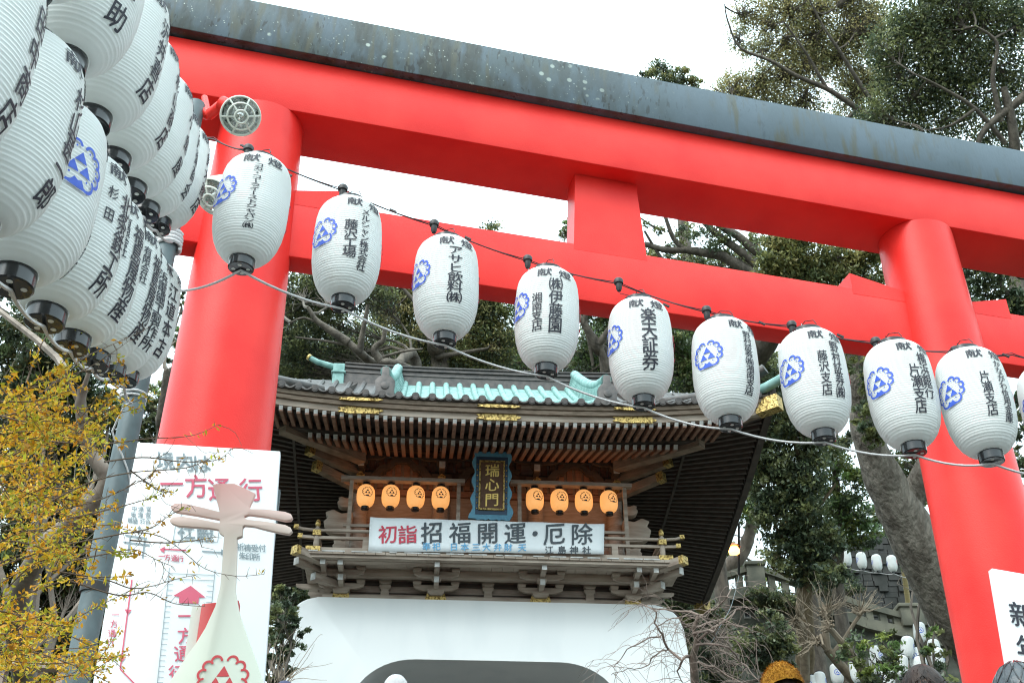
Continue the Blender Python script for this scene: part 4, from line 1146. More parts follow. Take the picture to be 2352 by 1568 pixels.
def lute():
    Q = Fr((0, 4.15, 0), .0)
    def grad():
        m = bpy.data.materials.new('painted_gradient'); m.use_nodes = True; N = m.node_tree.nodes; L = m.node_tree.links; b = N['Principled BSDF']
        tc = N.new('ShaderNodeTexCoord'); sp = N.new('ShaderNodeSeparateXYZ'); L.new(tc.outputs['Object'], sp.inputs[0])
        r = N.new('ShaderNodeValToRGB'); L.new(sp.outputs['Z'], r.inputs['Fac'])
        mr = N.new('ShaderNodeMapRange'); mr.inputs['From Min'].default_value = 1.86; mr.inputs['From Max'].default_value = 2.52
        L.new(sp.outputs['Z'], mr.inputs['Value']); L.new(mr.outputs[0], r.inputs['Fac'])
        e = r.color_ramp.elements; e[0].color = (.72, .74, .63, 1); e[0].position = 0; e[1].color = (.70, .35, .31, 1); e[1].position = 1
        for ps, cc in ((.27, (.71, .69, .60)), (.47, (.70, .62, .54)), (.66, (.70, .57, .49)), (.8, (.70, .49, .43))):
            q = r.color_ramp.elements.new(ps); q.color = (*cc, 1)
        L.new(r.outputs[0], b.inputs['Base Color']); b.inputs['Roughness'].default_value = .45
        return m
    px = [(489.5, 1114.7), (511.7, 1112.6), (539.9, 1112.6), (564, 1123.7), (587.2, 1134.8), (573, 1166), (576, 1170.5), (610, 1171), (656, 1177), (669, 1182), (673, 1190), (668, 1196), (656, 1197), (610, 1188), (572, 1183), (562, 1187), (563, 1192), (572, 1195), (610, 1199), (656, 1207), (668, 1213), (672, 1221), (665, 1228), (640, 1224), (602, 1215), (584, 1210), (562, 1208), (558, 1212), (557, 1232.5), (545, 1236.5),
          (544, 1300), (541, 1357), (550, 1407), (568, 1461), (590, 1519), (608, 1575), (634, 1640), (648, 1720), (640, 1800), (590, 1860), (500, 1885), (410, 1860), (345, 1800), (335, 1720), (352, 1640), (388, 1572), (419, 1524), (451, 1479), (473, 1443), (496, 1393), (507, 1348), (511, 1300), (515.7, 1232.5), (504.6, 1225), (504, 1218), (481, 1214), (440, 1211), (411, 1209), (395, 1203), (390, 1197), (399, 1189), (421, 1188), (460, 1194), (505.6, 1203), (505.6, 1194), (451, 1184), (405, 1177), (395, 1171), (393, 1165), (403, 1157.5), (431, 1159), (470, 1168), (505.6, 1177), (497.6, 1146)]
    P = [Q.on_v(x, y) for x, y in px]; P = [(p[0], p[2]) for p in P]
    lo = min(b for a, b in P); cx = P[40][0]
    t = thing('lute_board', 'flat lute-shaped board fading from pink to pale green, in front of the notice board', 'cutout board', Q.W((cx, 0, 1.05)))
    xf = lambda a, b, v: Q.W((a, v, b))
    mb = MB(); mb.prism(P, xf, -.011, .011)
    o = mb.build('lute_outline', grad(), t, bevel=.002)
    mb = MB(); mb.box(*(lambda q: (q[0] - .025, q[0] + .025))(Q.W((cx, 0, 0))), 4.165, 4.21, 1.0, lo + .6); mb.box(*(lambda q: (q[0] - .25, q[0] + .25))(Q.W((cx, 0, 0))), 4.0, 4.4, .98, 1.04); mb.build('support_stand', M_WOOD, t)
    c = Q.on_v(513, 1560)
    mb = MB(); crest(mb, lambda x, y, k: Q.W((c[0] + x, -.0125 - .0002 * k, c[2] + y)), .092, thin=True); mb.build('red_crest', mat('crest_red', (.60, .06, .07), rough=.5), t, fixn=False)
    Q2 = Fr((0, 4.45, 0), .1); K = [Q2.on_v(x, y) for x, y in ((449, 1486), (552, 1486), (549, 1376), (463, 1385))]
    d = (K[3] - K[0]); K[0] = K[0] - d * 1.6; K[1] = K[1] - (K[2] - K[1]) * 1.6
    t2 = thing('red_panel', 'red upright panel with pale edges standing behind the lute board', 'panel', Q2.W((K[0][0], 0, 1.1)), .1)
    mb = MB(Q2.W); mb.hexa([(K[0][0], 0, 1.1), (K[1][0], 0, 1.1), (K[1][0], .06, 1.1), (K[0][0], .06, 1.1), (K[3][0], 0, K[3][2]), (K[2][0], 0, K[2][2]), (K[2][0], .06, K[2][2]), (K[3][0], .06, K[3][2])])
    mb.build('face', mat('red_plastic', (.55, .03, .03), rough=.4), t2, bevel=.006)
    mb = MB(Q2.W); mb.bar((K[0][0] - .006, .03, 1.1), (K[3][0] - .006, .03, K[3][2]), .01, .066); mb.build('pale_edge', M_CREAM, t2)
lute()

def newyear():
    Q = Fr((0, 0, 0), .12); Q.o = (lambda d: C_ + d * (6.75 / d[1]))(ray(2300, 1420))
    TL = Q.on_v(2278, 1304); ML = Q.on_v(2322, 1560); TR = Q.on_v(2352, 1317)
    u = (TR - TL) / np.linalg.norm(TR - TL); dn = (ML - TL) / np.linalg.norm(ML - TL)
    t = thing('new_year_sign', 'white upright new year sign with black brush characters against the right pillar', 'sign', Q.W((TL + dn * 1.9 + u * .2)), .12)
    P = [TL, TL + u * .42, TL + u * .42 + dn * 1.9, TL + dn * 1.9]
    mb = MB(Q.W); mb.hexa([(P[3][0], 0, P[3][2]), (P[2][0], 0, P[2][2]), (P[2][0], .05, P[2][2]), (P[3][0], .05, P[3][2]), (P[0][0], 0, P[0][2]), (P[1][0], 0, P[1][2]), (P[1][0], .05, P[1][2]), (P[0][0], .05, P[0][2])])
    mb.build('panel', M_SIGN, t, bevel=.004)
    mb = MB()
    for ch, x, y in (('新', 2346, 1411), ('年', 2362, 1488)):
        q = Q.on_v(x, y, -.003)
        put_glyph(mb, ch, lambda a, b, k: Q.W(q + u * a - dn * b + np.array([0, -.003 - .0004 * k, 0])), 0, 0, .165)
    mb.build('lettering', M_INK, t, fixn=False)
    mb = MB(Q.W); q = TL + u * .2; mb.box(q[0] - .03, q[0] + .03, .052, .10, 1.7 - Q.o[2], TL[2] - .1); mb.build('support_post', M_WOOD, t)
newyear()

# ------------------------------------------------------------------ people on the stairs (only the tops of their heads are in the picture)
M_SKIN = mat('skin', (.55, .33, .24), rough=.5)
M_HAIR = mat('dark_hair', (.018, .012, .010), rough=.5, spec=.2, col2=(.04, .024, .018), nscale=40, stretch=(1, 1, .1), bump=.3, bscale=120)
def person(top, face, coat, label, head=1.0):
    """standing figure whose crown is at top; face = heading in radians (0 looks towards the viewer)"""
    H = 1.62; base = np.array(top) - [0, 0, H]
    t = thing('person', label, 'person', base, face)
    J = {'pelvis': (0, 0, .90), 'waist': (0, 0, 1.05), 'chest': (0, -.01, 1.25), 'neck': (0, .0, 1.36), 'nk2': (0, -.005, 1.42), 'skull0': (0, -.012, 1.47)}
    E = [('pelvis', 'waist'), ('waist', 'chest'), ('chest', 'neck'), ('neck', 'nk2'), ('nk2', 'skull0')]
    Rd = {'pelvis': .15, 'waist': .135, 'chest': .15, 'neck': .07, 'nk2': .052, 'skull0': .06}
    for s, n in ((-1, 'l'), (1, 'r')):
        for k, p, r in (('sh', (.17 * s, .0, 1.30), .065), ('el', (.22 * s, .03, 1.04), .048), ('wr', (.22 * s, -.06, .83), .032), ('pl', (.22 * s, -.09, .76), .034), ('hip', (.09 * s, 0, .84), .10), ('kn', (.09 * s, -.02, .46), .062), ('an', (.09 * s, .02, .09), .042), ('toe', (.10 * s, -.13, .035), .032)):
            J[k + n] = p; Rd[k + n] = r
        E += [('chest', 'sh' + n), ('sh' + n, 'el' + n), ('el' + n, 'wr' + n), ('wr' + n, 'pl' + n), ('pelvis', 'hip' + n), ('hip' + n, 'kn' + n), ('kn' + n, 'an' + n), ('an' + n, 'toe' + n)]
        for q in range(4):
            a, b = f'f{q}{n}', f'g{q}{n}'
            J[a] = (.22 * s + (.024 - .016 * q) * s * 0, -.075 - .018 * q, .705 - .003 * abs(q - 1)); J[b] = (.215 * s, -.08 - .017 * q, .665 - .004 * abs(q - 1))
            Rd[a] = .0095; Rd[b] = .008; E += [('pl' + n, a), (a, b)]
        J['th' + n] = (.205 * s, -.125, .745); Rd['th' + n] = .010; E.append(('wr' + n, 'th' + n))
    ks = list(J); me = bpy.data.meshes.new('b'); me.from_pydata([J[k] for k in ks], [(ks.index(a), ks.index(b)) for a, b in E], [])
    ob = bpy.data.objects.new('b', me); S.collection.objects.link(ob)
    ob.modifiers.new('s', 'SKIN'); sd_ = ob.modifiers.new('u', 'SUBSURF'); sd_.levels = 2
    for i, k in enumerate(ks):
        v = me.skin_vertices[0].data[i]; v.radius = (Rd[k], Rd[k]); v.use_root = k == 'pelvis'
    dg = bpy.context.evaluated_depsgraph_get(); m2 = bpy.data.meshes.new_from_object(ob.evaluated_get(dg))
    bpy.data.objects.remove(ob)
    mb = MB(); mb.add([tuple(v.co) for v in m2.vertices], [tuple(p.vertices) for p in m2.polygons])
    # head: ellipsoid with brow, nose, lips and chin pushed out, continuing the neck
    b0 = len(mb.v); n, k = 28, 20; V = []
    for i in range(k + 1):
        ph = math.pi * i / k
        for j in range(n):
            th = 6.2832 * j / n
            x, y, z = .074 * math.sin(ph) * math.sin(th), -.093 * math.sin(ph) * math.cos(th), .118 * math.cos(ph)
            if y < 0:
                y -= .020 * math.exp(-((x / .012) ** 2 + ((z + .012) / .022) ** 2))     # nose
                y -= .006 * math.exp(-((x / .022) ** 2 + ((z + .052) / .008) ** 2))     # lips
                y += .008 * (math.exp(-(((x - .03) / .014) ** 2 + ((z - .012) / .012) ** 2)) + math.exp(-(((x + .03) / .014) ** 2 + ((z - .012) / .012) ** 2)))
            if z < -.04: x *= 1 - (-.04 - z) * 3.2
            V.append((x, y - .015, z + 1.50))
    mb.add(V, [(i * n + j, i * n + (j + 1) % n, (i + 1) * n + (j + 1) % n, (i + 1) * n + j) for i in range(k) for j in range(n)])
    for s in (-1, 1):
        mb.add([(s * .074 + s * .012 * math.sin(a) * (1 if r else .4), -.01 + .016 * math.cos(a) * r, 1.50 + .03 * math.sin(a) * r) for r in (0, 1) for a in np.linspace(0, 6.28, 9)[:-1]], [(8 + q, 8 + (q + 1) % 8, (q + 1) % 8, q) for q in range(8)])
    body = mb.build('body', M_SKIN, t, local=True, smooth=60)
    mc = MB()
    mc.lathe([(.05, 1.40), (.085, 1.385), (.15, 1.34), (.205, 1.28), (.215, 1.15), (.20, 1.0), (.215, .85), (.23, .62), (.22, .60)], 28, cap=False)
    V = np.array(mc.v); V[:, 1] *= .78; mc.v = list(V)
    for s in (-1, 1): mc.tube([(.15 * s, 0, 1.31), (.205 * s, .015, 1.18), (.228 * s, .03, 1.04), (.228 * s, -.02, .92), (.226 * s, -.06, .84)], [.075, .07, .062, .055, .05], 14)
    mc.build('coat', coat, t, local=True, smooth=50)
    mt_ = MB()
    for s in (-1, 1): mt_.tube([(.09 * s, 0, .86), (.092 * s, -.01, .48), (.092 * s, .02, .10)], [.11, .078, .06], 16)
    mt_.build('trousers', mat('dark_cloth', (.03, .032, .04), rough=.8), t, local=True, smooth=50)
    mt_ = MB()
    for s in (-1, 1): mt_.tube([(.092 * s, .07, .05), (.092 * s, 0, .055), (.1 * s, -.1, .045), (.1 * s, -.18, .035)], [.042, .05, .046, .03], 12)
    mt_.build('shoes', M_LACQ, t, local=True, smooth=50)
    mt_ = MB()
    for s in (-1, 1): mt_.lathe([(.001, -.012), (.008, -.009), (.0115, 0), (.008, .009), (.001, .012)], 12, (.03 * s, -.093, 1.512))
    mt_.build('eyes', mat('eye_dark', (.03, .02, .015), rough=.2), t, local=True, smooth=60)
    return t
def headcap(t, name, m, z0, front, ex=1., seed=0, wig=0., mats=None):
    mb = MB(); n = 36; k = 14; rnd = random.Random(seed); V = []
    for i in range(k + 1):
        for j in range(n):
            th = 6.2832 * j / n; fr = max(0, math.cos(th)) ** 1.5
            low = z0 + (front - z0) * fr
            z = 1.0 - (1.0 - low) * i / k
            r = math.sqrt(max(0, 1 - z * z)) if z > 0 else 1 - .1 * z * z
            e = ex + wig * rnd.uniform(-1, 1)
            V.append((.080 * e * r * math.sin(th), -.10 * e * r * math.cos(th) - .012, 1.50 + .122 * e * z))
    mb.add(V, [(i * n + j, i * n + (j + 1) % n, (i + 1) * n + (j + 1) % n, (i + 1) * n + j) for i in range(k) for j in range(n)])
    return mb.build(name, m, t, local=True, smooth=60)
def strands(t, name, m, nn, seed, z0, L, r0=1.02, fuzz=.6, wd=.004, front=None):
    """short fibres standing off the cap (wool) or strands lying down it (hair)"""
    rg = np.random.default_rng(seed); V = []; Fc = []
    for q in range(nn):
        th = rg.uniform(0, 6.2832); z = rg.uniform(z0 if front is None or math.cos(th) < .3 else front, .99); r = math.sqrt(max(0, 1 - z * z)) if z > 0 else 1
        nrm = np.array([r * math.sin(th), -r * math.cos(th), z]); p = np.array([.080 * nrm[0], -.012 + .10 * nrm[1], 1.50 + .122 * nrm[2]]) * 1.0
        p = np.array([.080 * r0 * nrm[0], .10 * r0 * nrm[1] - .012, 1.50 + .122 * r0 * nrm[2]])
        d = nrm * fuzz + np.array([rg.normal(0, .5), rg.normal(0, .5), rg.normal(-.3, .5)]) * (1 - fuzz) + np.array([0, 0, -1 * (1 - fuzz) * 1.2])
        d /= np.linalg.norm(d); s = np.cross(d, nrm + rg.normal(0, .2, 3)); s /= np.linalg.norm(s) + 1e-6
        b = len(V); V += [p - s * wd / 2, p + s * wd / 2, p + d * L * rg.uniform(.6, 1.2)]; Fc.append((b, b + 1, b + 2))
    mb = MB(); mb.add(V, Fc); o = mb.build(name, m, t, local=True, fixn=False); return tag(o, kind='stuff')
M_WOOL = mat('mustard_wool', (.50, .235, .02), rough=1, col2=(.36, .15, .012), nscale=30, bump=.8, bscale=90)
p = person(at(1788, 1533, 6.1) - np.array([0, 0, .02]), math.radians(15), mat('coat_navy', (.04, .05, .09), rough=.8), 'person in a mustard yellow woolly hat on the stairs')
headcap(p, 'hair', M_HAIR, -.75, .1, 1.03, 1)
o = headcap(p, 'woolly_hat', M_WOOL, .12, .30, 1.34, 2, .02); strands(p, 'wool_fuzz', M_WOOL, 5000, 3, .14, .016, 1.33, .62, .0028, .3)
mb = MB(); mb.tube([(.088, -.075, 1.54), (.100, -.05, 1.50), (.086, -.01, 1.47)], .0022, 6); mb.tube([(.088, -.075, 1.545), (.075, -.10, 1.50), (.06, -.11, 1.45)], .0022, 6)
mb.build('mask_strap', mat('turquoise_strap', (.2, .7, .66), rough=.6), p, local=True)
p = person(at(2112, 1527, 4.15) - np.array([0, 0, .012]), math.radians(-18), mat('coat_grey', (.12, .12, .13), rough=.8), 'dark haired person facing the viewer at the foot of the right pillar')
headcap(p, 'hair', M_HAIR, -.8, .50, 1.07, 4); strands(p, 'fringe', M_HAIR, 2600, 5, -.3, .045, 1.065, .10, .0035)
p = person(at(2330, 1530, 4.9) - np.array([0, 0, .03]), math.radians(170), mat('quilted_coat', (.05, .06, .07), rough=.45, bump=.5, bscale=25, bdist=.02), 'person in a dark quilted hood in front of the new year sign')
o = headcap(p, 'quilted_hood', mat('quilted_hood', (.055, .07, .08), rough=.4, bump=.6, bscale=22, bdist=.03), -.9, -.2, 1.42, 6)
mb = MB()
for k in range(7):
    th = -1.5 + k * .5
    mb.tube([(.080 * 1.425 * math.sqrt(1 - z * z) * math.sin(th + z * .5), -.10 * 1.425 * math.sqrt(1 - z * z) * math.cos(th + z * .5 + 3.14) - .012, 1.5 + .122 * 1.425 * z) for z in np.linspace(-.1, .98, 10)], .0035, 5)
    mb.tube([(.080 * 1.425 * math.sqrt(1 - z * z) * math.sin(th - z * .9), -.10 * 1.425 * math.sqrt(1 - z * z) * math.cos(th - z * .9 + 3.14) - .012, 1.5 + .122 * 1.425 * z) for z in np.linspace(-.1, .98, 10)], .0035, 5)
mb.build('quilt_seams', M_LACQ, o, local=True)
p = person(at(910, 1553, 8.2) - np.array([0, 0, .02]), math.radians(185), mat('coat_pale', (.5, .48, .45), rough=.8), 'person in a pale grey knitted hat in front of the gate passage')
headcap(p, 'hair', M_HAIR, -.7, .0, 1.02, 8)
headcap(p, 'knitted_hat', mat('pale_knit', (.60, .61, .60), rough=.95, bump=.6, bscale=60), .0, .1, 1.30, 7, .01)
p = person(at(655, 1566, 9.5), math.radians(175), mat('coat_blue', (.05, .07, .16), rough=.8), 'person with dark blue hood in front of the left foot of the gate')
headcap(p, 'hood', mat('navy_hood', (.04, .045, .10), rough=.8), -.9, -.2, 1.15, 9)
# ------------------------------------------------------------------ trees and shrubs
def leaf_mesh(name, C, Lf, Wd, tints, mt, parent, rg, up=.25, clump_dir=None):
    """C: (n,3) leaf centres -> one mesh of small two-triangle leaves with a colour per leaf"""
    n = len(C)
    d = rg.normal(size=(n, 3)); d[:, 2] -= up
    if clump_dir is not None: d += clump_dir * 1.1
    d /= np.linalg.norm(d, axis=1)[:, None]
    s = np.cross(d, rg.normal(size=(n, 3)) + np.array([0, 0, 1.2])); s /= np.linalg.norm(s, axis=1)[:, None] + 1e-9
    nn = np.cross(d, s)
    l = Lf * rg.uniform(.65, 1.3, n)[:, None]; w = Wd * rg.uniform(.7, 1.25, n)[:, None]
    V = np.stack([C - d * l / 2, C + s * w / 2 + nn * w * .18, C + d * l / 2, C - s * w / 2 + nn * w * .18], 1).reshape(-1, 3)
    if parent is not None:
        Mi = np.array(parent['_mi']).reshape(4, 4); V = V @ Mi[:3, :3].T + Mi[:3, 3]
    me = bpy.data.meshes.new(name)
    me.vertices.add(4 * n); me.vertices.foreach_set('co', V.astype(np.float32).ravel())
    me.loops.add(4 * n); me.loops.foreach_set('vertex_index', np.arange(4 * n, dtype=np.int32))
    me.polygons.add(n); me.polygons.foreach_set('loop_start', np.arange(0, 4 * n, 4, dtype=np.int32))
    me.update(calc_edges=True)
    a = me.color_attributes.new('tint', 'FLOAT_COLOR', 'POINT')
    col = np.ones((n, 4), np.float32); col[:, :3] = tints
    a.data.foreach_set('color', np.repeat(col, 4, 0).ravel())
    me.materials.append(mt)
    o = bpy.data.objects.new(name, me); S.collection.objects.link(o)
    if parent is not None: o.parent = parent
    return o
GREEN = [(.75, .9, .8), (1, 1.05, .8), (1.35, 1.35, .85), (.6, .72, .75), (1.7, 1.6, 1.0)]
OLIVE = [(2.9, 2.3, 1.75), (2.4, 2.0, 1.5), (3.4, 2.6, 2.0), (1.9, 1.8, 1.4)]
DARK = [(.55, .68, .65), (.8, .88, .75), (.45, .55, .55), (1.1, 1.08, .8), (1.5, 1.45, 1.0)]
FRESH = [(1.3, 1.7, .9), (1.0, 1.4, .8), (1.8, 1.9, .8), (.8, 1.1, .75)]
def curve(a, b, rg, n=6, wob=.08, sag=0):
    a, b = np.array(a), np.array(b); L = np.linalg.norm(b - a); o = rg.normal(0, wob * L, 3); o2 = rg.normal(0, wob * .5 * L, 3)
    return [a + (b - a) * t + o * math.sin(math.pi * t) + o2 * math.sin(2 * math.pi * t) + np.array([0, 0, sag * L * math.sin(math.pi * t)]) for t in np.linspace(0, 1, n)]
def tree(name, label, cat, trunk, limbs=(), blobs=(), pal=GREEN, leaf=(.12, .054), seed=0, group=None, bark=None, twigs=.7, clr=.42, base_z=None, tw=.012, lpc=38, mtl=None, up=.25, dens=2.5):
    """trunk: [(px, py, depth, radius)]; limbs: [(r0, r1, [(px, py, depth)])]; blobs: (px, py, rx, ry, depth, cover)"""
    rg = np.random.default_rng(seed); bark = bark or M_BARK
    T = [at(x, y, z) for x, y, z, r in trunk]; Rr = [q[3] for q in trunk]
    base = T[0].copy(); g = gz(base[1]) - .4 + (min((base[1] - 27) * .33, 9) if base[1] > 27 else 0) if base_z is None else base_z
    if base[2] > g: T = [np.array([base[0] + .15 * (base[0] - T[1][0]), base[1], g])] + T; Rr = [Rr[0] * 1.35] + Rr
    t = thing(name, label, cat, T[0], 0, group)
    mb = MB()
    def smooth_path(P, n):
        P = np.array(P); k = np.linspace(0, len(P) - 1, n); out = []
        for q in k:
            i = min(int(q), len(P) - 2); f = q - i
            p0 = P[max(i - 1, 0)]; p1 = P[i]; p2 = P[i + 1]; p3 = P[min(i + 2, len(P) - 1)]
            out.append(.5 * ((2 * p1) + (-p0 + p2) * f + (2 * p0 - 5 * p1 + 4 * p2 - p3) * f * f + (-p0 + 3 * p1 - 3 * p2 + p3) * f ** 3))
        return out
    n = max(6, len(T) * 4); TP = smooth_path(T, n); TR = np.interp(np.linspace(0, len(T) - 1, n), range(len(T)), Rr)
    TR = [r * (1 + rg.normal(0, .05)) for r in TR]
    mb.tube(TP, TR, 14); nodes = [(p, r) for p, r in zip(TP, TR)]
    mb.build('trunk', bark, t, smooth=60)
    mb = MB()
    for r0, r1, P in limbs:
        Q = smooth_path([at(*p) for p in P], len(P) * 4); rr = list(np.linspace(r0, r1, len(Q)))
        mb.tube(Q, rr, 7); nodes += list(zip(Q, rr))
    leaves = []; tcol = []; NP = np.array([p for p, r in nodes])
    pal = np.array(pal)
    for bx, by, rx, ry, z, cov in blobs:
        c = at(bx, by, z); RX, RY = rx * z / FD, ry * z / FD; RZd = (RX + RY) / 2
        near = NP[np.argmin(np.linalg.norm(NP - c, axis=1) + np.maximum(0, NP[:, 2] - c[2]) * .6)]
        br = curve(near, c, rg, 7, .07); r0 = min(.05, .012 + .012 * np.linalg.norm(near - c))
        mb.tube(br, list(np.linspace(r0, r0 * .4, 7)), 5)
        area = math.pi * rx * ry; lpx = .5 * leaf[0] * leaf[1] * .55 * (FD / z) ** 2
        nl = int(dens * cov * area / lpx); nc = max(3, int(nl / lpc))
        for q in range(nc):
            v = rg.normal(size=3); v /= np.linalg.norm(v); v *= rg.uniform(.25, 1) ** .5 * rg.uniform(.85, 1.12)
            cc = c + R_ * v[0] * RX + np.array([0, 0, 1.]) * v[1] * RY * 1.12 + np.array([0, 1., 0]) * v[2] * RZd
            if rg.random() < twigs:
                s = br[rg.integers(3, 7)]; mb.tube(curve(s, cc, rg, 4, .1), [tw, tw * .8, tw * .6, tw * .4], 4, cap=False)
            m = int(lpc * rg.uniform(.5, 1.5)); cr = clr * rg.uniform(.6, 1.25) * min(1, RX)
            off = rg.normal(size=(m, 3)) * np.array([1, 1, .55]) * cr * .5
            leaves.append(cc + off)
            tc = pal[rg.integers(len(pal))] * rg.uniform(.8, 1.2)
            tcol.append(tc * rg.uniform(.65, 1.4, (m, 1)))
    mb.build('branches', bark, t, smooth=60)
    if leaves:
        leaf_mesh('crown', np.concatenate(leaves), leaf[0], leaf[1], np.concatenate(tcol), mtl or M_LEAF, t, rg, up)
    return t

# behind the gate roof, left to right
tree('evergreen_tree', 'dark twiggy tree beside the left pillar, behind the left end of the gate roof', 'tree', [(960, 900, 33, .17), (905, 838, 32, .13), (856, 831, 31.5, .11)],
     [(.14, .09, [(942, 850, 32), (905, 835, 31.6), (856, 831, 31.4), (827, 809, 31), (800, 786, 31)]), (.13, .05, [(800, 786, 31), (768, 764, 31), (745, 749, 31), (725, 733, 31), (708, 706, 31)]),
      (.10, .05, [(827, 809, 31), (830, 780, 31), (836, 749, 31), (845, 700, 31)]), (.12, .06, [(874, 827, 31), (860, 807, 31), (865, 793, 31), (880, 781, 31), (884, 750, 31)]),
      (.05, .02, [(874, 821, 31), (925, 807, 31), (971, 801, 31)]), (.05, .02, [(800, 792, 31), (740, 782, 31), (678, 774, 31)]), (.04, .02, [(745, 749, 31), (700, 730, 31), (668, 740, 31)])],
     [(690, 668, 60, 45, 34, 1.5), (760, 665, 70, 50, 34, 1.6), (840, 665, 60, 45, 34, 1.5), (660, 740, 50, 60, 34, 1.2), (740, 730, 60, 45, 35, 1.3), (680, 830, 70, 60, 35, 1.9), (760, 830, 60, 45, 36, 1.8), (830, 800, 70, 60, 36, 1.5), (900, 850, 60, 40, 36, 1.5), (700, 870, 90, 50, 37, 2.0)], DARK + OLIVE[3:], seed=1, group='trees on the hillside behind the gate')
tree('evergreen_tree', 'green tree over the middle of the gate ridge, behind the white lanterns', 'tree', [(1010, 890, 36, .3), (1000, 800, 36, .25), (985, 700, 36, .18)],
     [(.12, .05, [(1000, 800, 36), (1040, 760, 36), (1075, 720, 36), (1110, 660, 36)]), (.1, .04, [(990, 730, 36), (950, 690, 36), (915, 650, 36)]), (.1, .04, [(1000, 820, 36), (1060, 810, 36), (1120, 800, 36)])],
     [(910, 655, 60, 40, 37, 1.7), (905, 720, 60, 45, 37, 1.7), (960, 790, 60, 55, 37, 1.7), (1000, 690, 60, 50, 37, 1.4), (1090, 690, 60, 40, 37, 1.6), (1090, 760, 60, 50, 37, 1.6), (1140, 800, 70, 50, 37, 1.7), (1050, 830, 70, 40, 37, 1.7), (1130, 700, 50, 50, 37, 1.5), (1125, 528, 38, 12, 38, .8), (1060, 620, 70, 40, 38, 1.2)], GREEN + OLIVE[1:3], seed=2, group='trees on the hillside behind the gate')
tree('evergreen_tree', 'dark branched tree behind the fourth and fifth white lanterns', 'tree', [(1395, 900, 34, .18), (1370, 800, 34, .14), (1340, 740, 34, .11)],
     [(.11, .06, [(1395, 850, 34), (1375, 790, 34), (1345, 745, 34), (1352, 700, 34), (1375, 660, 34)]), (.09, .04, [(1345, 745, 34), (1355, 790, 34), (1362, 840, 34)]), (.12, .05, [(1375, 790, 34), (1410, 740, 34), (1430, 690, 34)]), (.1, .04, [(1340, 740, 34), (1310, 700, 34), (1290, 650, 34)])],
     [(1350, 700, 50, 45, 35, 1.3), (1300, 640, 60, 50, 36, 1.2), (1380, 790, 45, 60, 36, 1.0), (1400, 700, 40, 50, 35, 1.4), (1345, 850, 40, 40, 36, 1.5), (1450, 760, 60, 60, 36, 1.5), (1570, 760, 50, 80, 36, 1.8), (1580, 860, 50, 50, 36, 1.9), (1300, 532, 20, 26, 37, 1.3), (1230, 720, 60, 60, 37, 1.5)], DARK + FRESH[:2], seed=3, group='trees on the hillside behind the gate')
tree('evergreen_tree', 'bright green bush in the gap just above the gate ridge', 'tree', [(1385, 880, 38, .15), (1388, 830, 38, .1)], [], [(1385, 815, 40, 45, 39, 1.6), (1150, 820, 60, 30, 39, 1.5), (940, 810, 40, 40, 39, 1.4)], FRESH, seed=4, group='trees on the hillside behind the gate')
tree('oak_tree', 'spreading tree with bare limbs against the sky, right of the central strut', 'tree', [(1380, 1420, 38, .4), (1440, 1150, 37, .38), (1570, 980, 35.5, .35), (1690, 880, 33, .33), (1775, 760, 31.5, .3), (1778, 680, 31, .28), (1745, 622, 31, .26)],
     [(.17, .07, [(1745, 640, 31), (1695, 609, 31), (1657, 588, 31), (1614, 580, 31), (1571, 574, 31), (1528, 574, 31), (1480, 560, 31)]), (.14, .07, [(1740, 610, 31), (1714, 588, 31), (1684, 566, 31), (1652, 542, 31), (1625, 518, 31), (1590, 480, 31)]),
      (.15, .08, [(1775, 620, 31), (1759, 596, 31), (1722, 566, 31), (1692, 540, 31), (1663, 525, 31), (1620, 490, 31)]), (.08, .04, [(1571, 574, 31), (1547, 548, 31), (1531, 507, 31), (1520, 470, 31)]), (.06, .03, [(1540, 620, 31), (1510, 580, 31), (1480, 530, 31)]), (.08, .05, [(1780, 620, 31), (1773, 560, 31), (1765, 520, 31)]), (.04, .02, [(1528, 530, 31), (1500, 520, 31), (1470, 500, 31)])],
     [(1560, 535, 40, 24, 31, .5), (1620, 545, 50, 26, 31, .6), (1570, 595, 60, 16, 32, 1.3), (1500, 600, 40, 26, 32, 1.2), (1535, 560, 30, 18, 31, .5), (1660, 565, 40, 25, 31, .6), (1700, 600, 50, 22, 32, 1.4), (1740, 560, 40, 30, 31, .6), (1500, 530, 30, 20, 31, .4), (1640, 622, 80, 18, 32, 1.9), (1540, 625, 50, 20, 32, 1.8)], GREEN + OLIVE[3:], seed=5, clr=.36)
tree('oak_tree', 'dense olive green tree between the beams beside the right pillar', 'tree', [(1853, 1300, 36, .2), (1858, 1000, 35, .16), (1855, 800, 31, .14), (1850, 690, 29, .13), (1850, 620, 29, .11)],
     [(.1, .04, [(1850, 680, 29), (1820, 630, 29), (1790, 590, 29)]), (.1, .04, [(1850, 650, 29), (1890, 610, 29), (1930, 590, 29)])],
     [(1790, 590, 55, 45, 29, 2.0), (1850, 580, 60, 40, 29, 2.0), (1790, 640, 60, 30, 29, 2.1), (1860, 640, 60, 40, 29, 1.6), (1930, 610, 55, 45, 29, 1.9), (1960, 660, 45, 40, 29, 1.7), (1985, 590, 40, 40, 29, 1.6), (1900, 680, 70, 30, 29, 1.7), (1820, 560, 50, 30, 29, 1.7), (1990, 640, 45, 40, 29, 1.6), (2010, 560, 40, 40, 29, 1.4), (1960, 700, 50, 30, 29, 1.6)], [(1.2, 1.15, .75), (1.5, 1.35, .8), (.9, 1.0, .75), (1.9, 1.5, .9)], seed=6)
BK = 'far trees on the hill crest'
